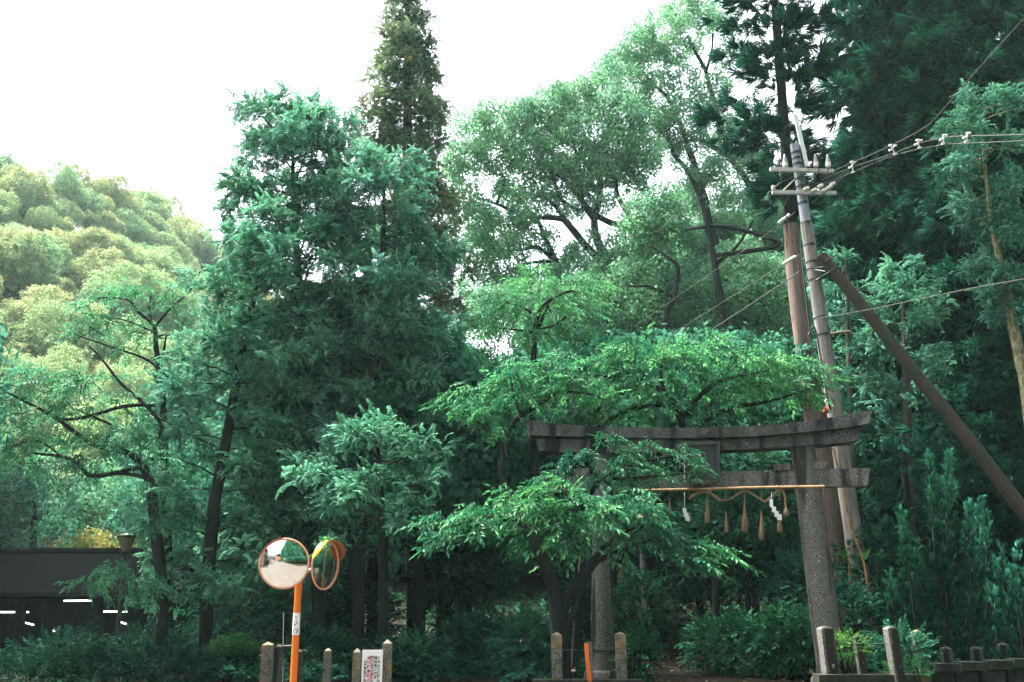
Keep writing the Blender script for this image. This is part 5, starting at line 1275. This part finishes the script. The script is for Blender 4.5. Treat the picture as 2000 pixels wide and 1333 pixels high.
mb = MB(); mb.box(((rl_[0] + xe) / 2, YB + 2.95, .55), (xe - rl_[0] - .6, .1, 2.8)); part('back_wall', mb, M['dark_wood'], pav)
mb = MB(); mb.box(((rl_[0] + xe) / 2, YB, -.74), (xe - rl_[0] - .4, 6.0, .2)); part('floor', mb, M['dark_wood'], pav)
for x0, y0, x1, y1, dy in ((0,1196,56,1196,-1.2),(125,1174,178,1173.5,.6),(184,1195,248,1195,1.6),(47,1216,66,1221,1.0),(186,1195,194,1199,-1.4),(231,1214,246,1219,1.2),(104,1232,112,1234,.2)):
    mb = MB(); a, b = at(x0, y0, YB + dy), at(x1, y1, YB + dy); mb.tube([a, b], .022, 8); part('strip_lamp', mb, M['tube_light'], pav)
YP = 23.5
lp = thing('street_lamp', 'dark post lamp with an upturned cone shade in front of the black roof', 'street lamp', (at(245, 1290, YP)[0], YP, .3))
mb = MB(); a = at(245, 1078, YP); mb.tube([[a[0], YP, .25], [a[0], YP, 1.2], [a[0], YP, a[2]]], [.062, .05, .045], 12); part('post', mb, M['lamp_iron'], lp)
z0 = a[2]; z1 = at(245, 1050, YP)[2]
mb = MB(); mb.lathe([a[0], YP, z0], [(.085, 0), (.09, .03), (.20, (z1 - z0) * .93), (.20, z1 - z0)], 20); part('lamp_shade', mb, M['lamp_glass'], lp)
mb = MB(); mb.lathe([a[0], YP, z1 - .0], [(.215, .002), (.235, .02), (.10, .085), (.02, .10)], 20); part('lamp_lid', mb, M['lamp_iron'], lp)
mb = MB(); mb.lathe([a[0], YP, z0 - .06], [(.05, 0), (.085, .02), (.085, .058)], 16); part('collar', mb, M['lamp_iron'], lp)
YP = 27.0; s = thing('street_lamp', 'small distant lamp post with a flat lid, left of the mirrors', 'street lamp', (at(489, 1290, YP)[0], YP, .3))
a = at(489, 1146, YP); mb = MB(); mb.tube([[a[0], YP, .25], [a[0], YP, a[2]]], .038, 8); part('post', mb, M['lamp_iron'], s)
mb = MB(); mb.lathe(a, [(.045, 0), (.08, .07), (.045, .08)], 12); part('lamp_shade', mb, M['lamp_glass'], s)
mb = MB(); mb.lathe(a + [0, 0, .082], [(.10, 0), (.10, .015), (.03, .05), (.012, .06), (.012, .13), (.004, .13)], 14); part('lamp_lid', mb, M['galv'], s)
YF = 19.5
fn = thing('paling_fence', 'low green metal paling fence before the pavilion', 'fence', (at(270, 1300, YF)[0], YF, .3))
sl = MB(); rlm = MB(); xs0, xs1 = at(90, 1262, YF)[0], at(432, 1262, YF)[0]; zt = at(0, 1264, YF)[2]
x = xs0
while x < xs1: sl.box((x, YF, (zt + .28) / 2), (.024, .012, zt - .28)); x += .075
rlm.box(((xs0 + xs1) / 2, YF + .02, zt - .06), (xs1 - xs0, .02, .03)); rlm.box(((xs0 + xs1) / 2, YF + .02, .42), (xs1 - xs0, .02, .03))
part('paling', sl, M['fence_green'], fn); part('rail', rlm, M['fence_green'], fn)
for i in range(4):
    mb = MB(); x = xs0 + (xs1 - xs0) * i / 3; mb.box((x, YF + .05, (zt + .2) / 2), (.06, .05, zt - .16)); part('fence_post', mb, M['fence_green'], fn)
# distant steps
stp = MB(); xa, xb = at(1192, 1180, 36)[0], at(1222, 1180, 36)[0]
for i in range(15):
    y = 33.5 + i * .36; stp.box(((xa + xb) / 2, y + .6, float(tz(xa, 33.5)) + .1 + i * .158 - .2), (xb - xa + .3, 1.4, .40))
solo('stone_steps', stp, M['granite_moss'], 'narrow flight of stone steps climbing into the dark wood right of the left gate post', 'steps', ((xa + xb) / 2, 33.5, .3))
fl = [(1049,1129,.0),(1018,1250,18.0),(1250,1010,15.2)]
for x, y, Y, lb in ((1018,1250,17.9,'tiny peach flower low in the bush left of the gate'),(1250,1009,15.1,'tiny pink-white flower among the bright sprays before the gate'),(1120,1308,15.3,'small pale blossom by the stone post left of the gate')):
    mb = MB(); c = at(x, y, Y); n = 9; d = sphere_dirs(n); scatter(mb, T_TWF, np.tile(c, (n, 1)), d, .04, .5); 
    if 'petal' not in M: M['petal'] = plain('petal', (.75, .48, .36), .7)
    solo('flower', mb, M['petal'], lb, 'flower', c)

# ------------------------------------------------------------------ the street behind, seen in the mirrors, with evergreens added for shade
def house(label, x0, x1, y0, y1, h, roofh, wall, over=.5):
    t = thing('house', label, 'house', ((x0 + x1) / 2, (y0 + y1) / 2, 0))
    mb = MB(); mb.box(((x0 + x1) / 2, (y0 + y1) / 2, h / 2), (x1 - x0, y1 - y0, h)); part('wall', mb, wall, t)
    a, b, c, d = x0 - over, x1 + over, y0 - over, y1 + over; ym = (y0 + y1) / 2; xm = (x0 + x1) / 2
    mb = MB()
    V = [[a, c, h], [b, c, h], [b, d, h], [a, d, h], [xm, c + 1, h + roofh], [xm, d - 1, h + roofh]]
    V = [np.array(v) for v in V]; W = [v - np.array([0, 0, .12]) for v in V[:4]]
    mb.add(V + W, [(0,1,4),(1,2,5,4),(2,3,5),(3,0,4,5),(9,8,7,6),(0,6,7,1),(1,7,8,2),(2,8,9,3),(3,9,6,0)]); part('roof', mb, M['roof'], t)
    side = x1 if x1 < 0 else x0; sg = 1 if x1 < 0 else -1
    for i in range(3):
        for k in range(max(1, int(h // 3))):
            yy = y0 + (y1 - y0) * (i + .5) / 3; mb = MB(); mb.box((side + sg * .02, yy, 1.6 + k * 2.8), (.06, 1.3, 1.1)); w = part('window', mb, M['glass_dark'], t)
            mb = MB(); mb.box((side + sg * .03, yy, 1.6 + k * 2.8 - .6), (.12, 1.5, .08)); mb.box((side + sg * .03, yy, 1.6 + k * 2.8 + .6), (.12, 1.5, .08)); part('frame', mb, M['plank'], w)
    mb = MB(); mb.box((xm, y1 + .02, 1.0), (1.0, .06, 2.0)); dr = part('door', mb, M['dark_wood'], t); mb = MB(); mb.box((xm + .38, y1 + .07, 1.0), (.04, .05, .14)); part('handle', mb, M['galv'], dr)
house('tall dark boarded house on the street behind, left in the round mirror', -12, -5.0, -13, -3, 6.2, 2.2, M['house_wood'])
house('second dark house farther along the street, left in the round mirror', -12, -5.5, -26, -15, 5.6, 2.0, M['house_wood'])
house('red-clad house at the end of the street in the round mirror', 4.2, 9, -44, -36, 5.5, 2.0, M['brick_red'])
house('low plaster house with a dark roof, right in the round mirror', 9.0, 16, -26, -14, 3.4, 1.8, M['plaster'])
mb = MB()
for i in range(9): mb.box((-4.2, -2.2 - i * 2.2, .55), (.12, .12, 1.1))
mb.box((-4.2, -11, 1.0), (.09, 17.8, .16)); mb.box((-4.2, -11, .55), (.09, 17.8, .16))
solo('roadside_railing', mb, M['dark_wood'], 'dark wooden railing along the street in the round mirror', 'railing', (-4.2, -11, 0))
P = np.stack([rng.uniform(7, 8.6, 420), rng.uniform(-24, -4, 420), rng.uniform(.1, 1.5, 420)], -1); mb = MB()
scatter(mb, T_DOM, P, sphere_dirs(420), .4, rng.uniform(0, .6, 420)); solo('hedge', mb, M['oak'], 'clipped green hedge along the street in the round mirror', 'hedge', (7.8, -14, 0))
for i, (x, y, sc, lb) in enumerate([(-11, -30, 1.5, 'evergreen added for shade, farthest along the left side of the street in the round mirror'), (-17, -12, 1.75, 'big evergreen added for shade behind the boarded house in the round mirror'), (-19, -2, 1.7, 'big evergreen added for shade left of the boarded house in the round mirror'), (-24, -20, 1.8, 'evergreen added for shade at the back left of the street in the round mirror'), (-27, -5, 1.8, 'evergreen added for shade beyond the left end of the road in the round mirror'),
        (11, -8, 1.75, 'big evergreen added for shade over the hedge in the round mirror'), (18, -9, 1.8, 'second big evergreen added for shade right of the hedge in the round mirror'), (25, -7, 1.8, 'third big evergreen added for shade right of the hedge in the round mirror'), (14, -32, 1.7, 'evergreen added for shade behind the low plaster house in the round mirror'), (22, -18, 1.8, 'evergreen added for shade beside the low plaster house in the round mirror'), (33, -2, 1.8, 'evergreen added for shade at the right end of the road in the mirrors'), (-36, 2, 1.8, 'evergreen added for shade at the left end of the road in the round mirror'), (19.5, 8.0, 1.7, 'unseen tall evergreen added for shade just beyond the right edge of the view, by the road'), (21, 17, 1.7, 'unseen tall evergreen added for shade beyond the right edge of the view, behind the low wall'), (17.5, 3, 1.8, 'unseen tall evergreen added for shade beside the road to the right of the viewer'), (-25, 35.5, 1.6, 'unseen tall evergreen added for shade beyond the left edge of the view, behind the pavilion'), (-22.5, 29.5, 1.55, 'unseen tall evergreen added for shade beyond the left edge of the view, beside the pavilion'), (-24, 22, 1.6, 'unseen tall evergreen added for shade beyond the left edge of the view, in front of the pavilion'), (22, 10, 1.8, 'unseen tall evergreen added for shade farther along the road to the right')]):
    dup(proto_b, (x, y, 0), rng.uniform(0, 6), sc, lb, 'tall evergreens added for shade')  # evergreens out of view, added to block sky and sun from the scene
def person(label, x, y, coat, step):
    me = bpy.data.meshes.new('body'); 
    J = [(0,0,.95),(0,0,1.18),(0,0,1.40),(0,0,1.52),(0,0,1.63),(0,0,1.74),(.10,0,.90),(.11,step,.50),(.11,step*.6,.07),(.11,step*.6+.14,.03),(-.10,0,.90),(-.11,-step,.50),(-.11,-step*1.4,.08),(-.11,-step*1.4+.14,.03),
         (.19,0,1.40),(.24,-step*.5,1.14),(.24,.06,.92),(.24,.10,.82),(-.19,0,1.40),(-.24,step*.5,1.14),(-.24,.06,.92),(-.24,.10,.82)]
    E = [(0,1),(1,2),(2,3),(3,4),(4,5),(0,6),(6,7),(7,8),(8,9),(0,10),(10,11),(11,12),(12,13),(2,14),(14,15),(15,16),(16,17),(2,18),(18,19),(19,20),(20,21)]
    rad = [.14,.14,.15,.06,.10,.08,.10,.07,.045,.035,.10,.07,.045,.035,.06,.045,.035,.025,.06,.045,.035,.025]
    me.from_pydata(J, E, []); o = bpy.data.objects.new('person', me); COL.objects.link(o)
    md = o.modifiers.new('skin', 'SKIN'); 
    for v, r in zip(me.skin_vertices[0].data, rad): v.radius = (r, r)
    me.skin_vertices[0].data[0].use_root = True
    o.modifiers.new('sub', 'SUBSURF').levels = 2
    me.materials.append(coat); o.location = (x, y, .012); o['label'] = label; o['category'] = 'person'
    LOC[o.name] = np.array([x, y, .0])
person('person in dark clothes walking along the street, left of two in the round mirror', 1.6, -12, M['ink'], .16)
person('person in black walking along the street, right of two in the round mirror', 3.0, -13, M['ink'], -.14)

HAZE = .00026; SKYV = 1.0; SKYS = .13; SUN = 4.8; EXPO = 2.45
# ------------------------------------------------------------------ air, light, camera
SUN_EL, SUN_AZ = R(62), R(-58)
hz = MB(); hz.box((0, 10, 47.0), (480, 480, 104.0))
m, nt, out = newmat('haze'); pv = nt.nodes.new('ShaderNodeVolumePrincipled'); pv.inputs['Color'].default_value = (.68, .97, .94, 1); pv.inputs['Density'].default_value = HAZE; pv.inputs['Anisotropy'].default_value = .25
nt.links.new(pv.outputs[0], out.inputs['Volume'])
struct('haze', hz, m, 'stuff')
w = bpy.data.worlds.new('World'); SC.world = w; w.use_nodes = True; nt = w.node_tree; nt.nodes.clear()
o = nt.nodes.new('ShaderNodeOutputWorld'); bg = nt.nodes.new('ShaderNodeBackground'); sky = nt.nodes.new('ShaderNodeTexSky')
sky.sky_type = 'NISHITA'; sky.sun_disc = False; sky.sun_elevation = SUN_EL; sky.sun_rotation = SUN_AZ; sky.dust_density = 6; sky.air_density = 1.2; sky.ozone_density = .6
hs = nt.nodes.new('ShaderNodeHueSaturation'); hs.inputs['Saturation'].default_value = .42; hs.inputs['Value'].default_value = SKYV
nt.links.new(sky.outputs[0], hs.inputs['Color']); nt.links.new(hs.outputs[0], bg.inputs[0]); bg.inputs[1].default_value = SKYS; nt.links.new(bg.outputs[0], o.inputs[0])
ld = bpy.data.lights.new('sun', 'SUN'); ld.energy = SUN; ld.angle = R(12); ld.color = (1, .96, .88)
lo = bpy.data.objects.new('sun', ld); COL.objects.link(lo); lo.location = (0, 0, 60)
d = Vector((math.sin(SUN_AZ) * math.cos(SUN_EL), math.cos(SUN_AZ) * math.cos(SUN_EL), math.sin(SUN_EL)))
lo.rotation_euler = d.to_track_quat('Z', 'Y').to_euler()
cam = bpy.data.cameras.new('camera'); co = bpy.data.objects.new('camera', cam); COL.objects.link(co)
cam.sensor_width = 36; cam.lens = 36 * F / 2000; cam.clip_end = 2000; cam.clip_start = .1
co.location = (0, 0, EYE); co.rotation_euler = (R(90) + PITCH, 0, 0); SC.camera = co
vs = SC.view_settings; vs.view_transform = 'Standard'; vs.look = 'None'; vs.gamma = 1; vs.exposure = EXPO; vs.use_curve_mapping = False
cy = SC.cycles; cy.max_bounces = 5; cy.diffuse_bounces = 3; cy.glossy_bounces = 3; cy.transmission_bounces = 3; cy.volume_bounces = 0; cy.transparent_max_bounces = 8
cy.use_denoising = True; cy.use_adaptive_sampling = True; cy.adaptive_threshold = .02; cy.sample_clamp_indirect = 6; cy.caustics_reflective = False; cy.caustics_refractive = False
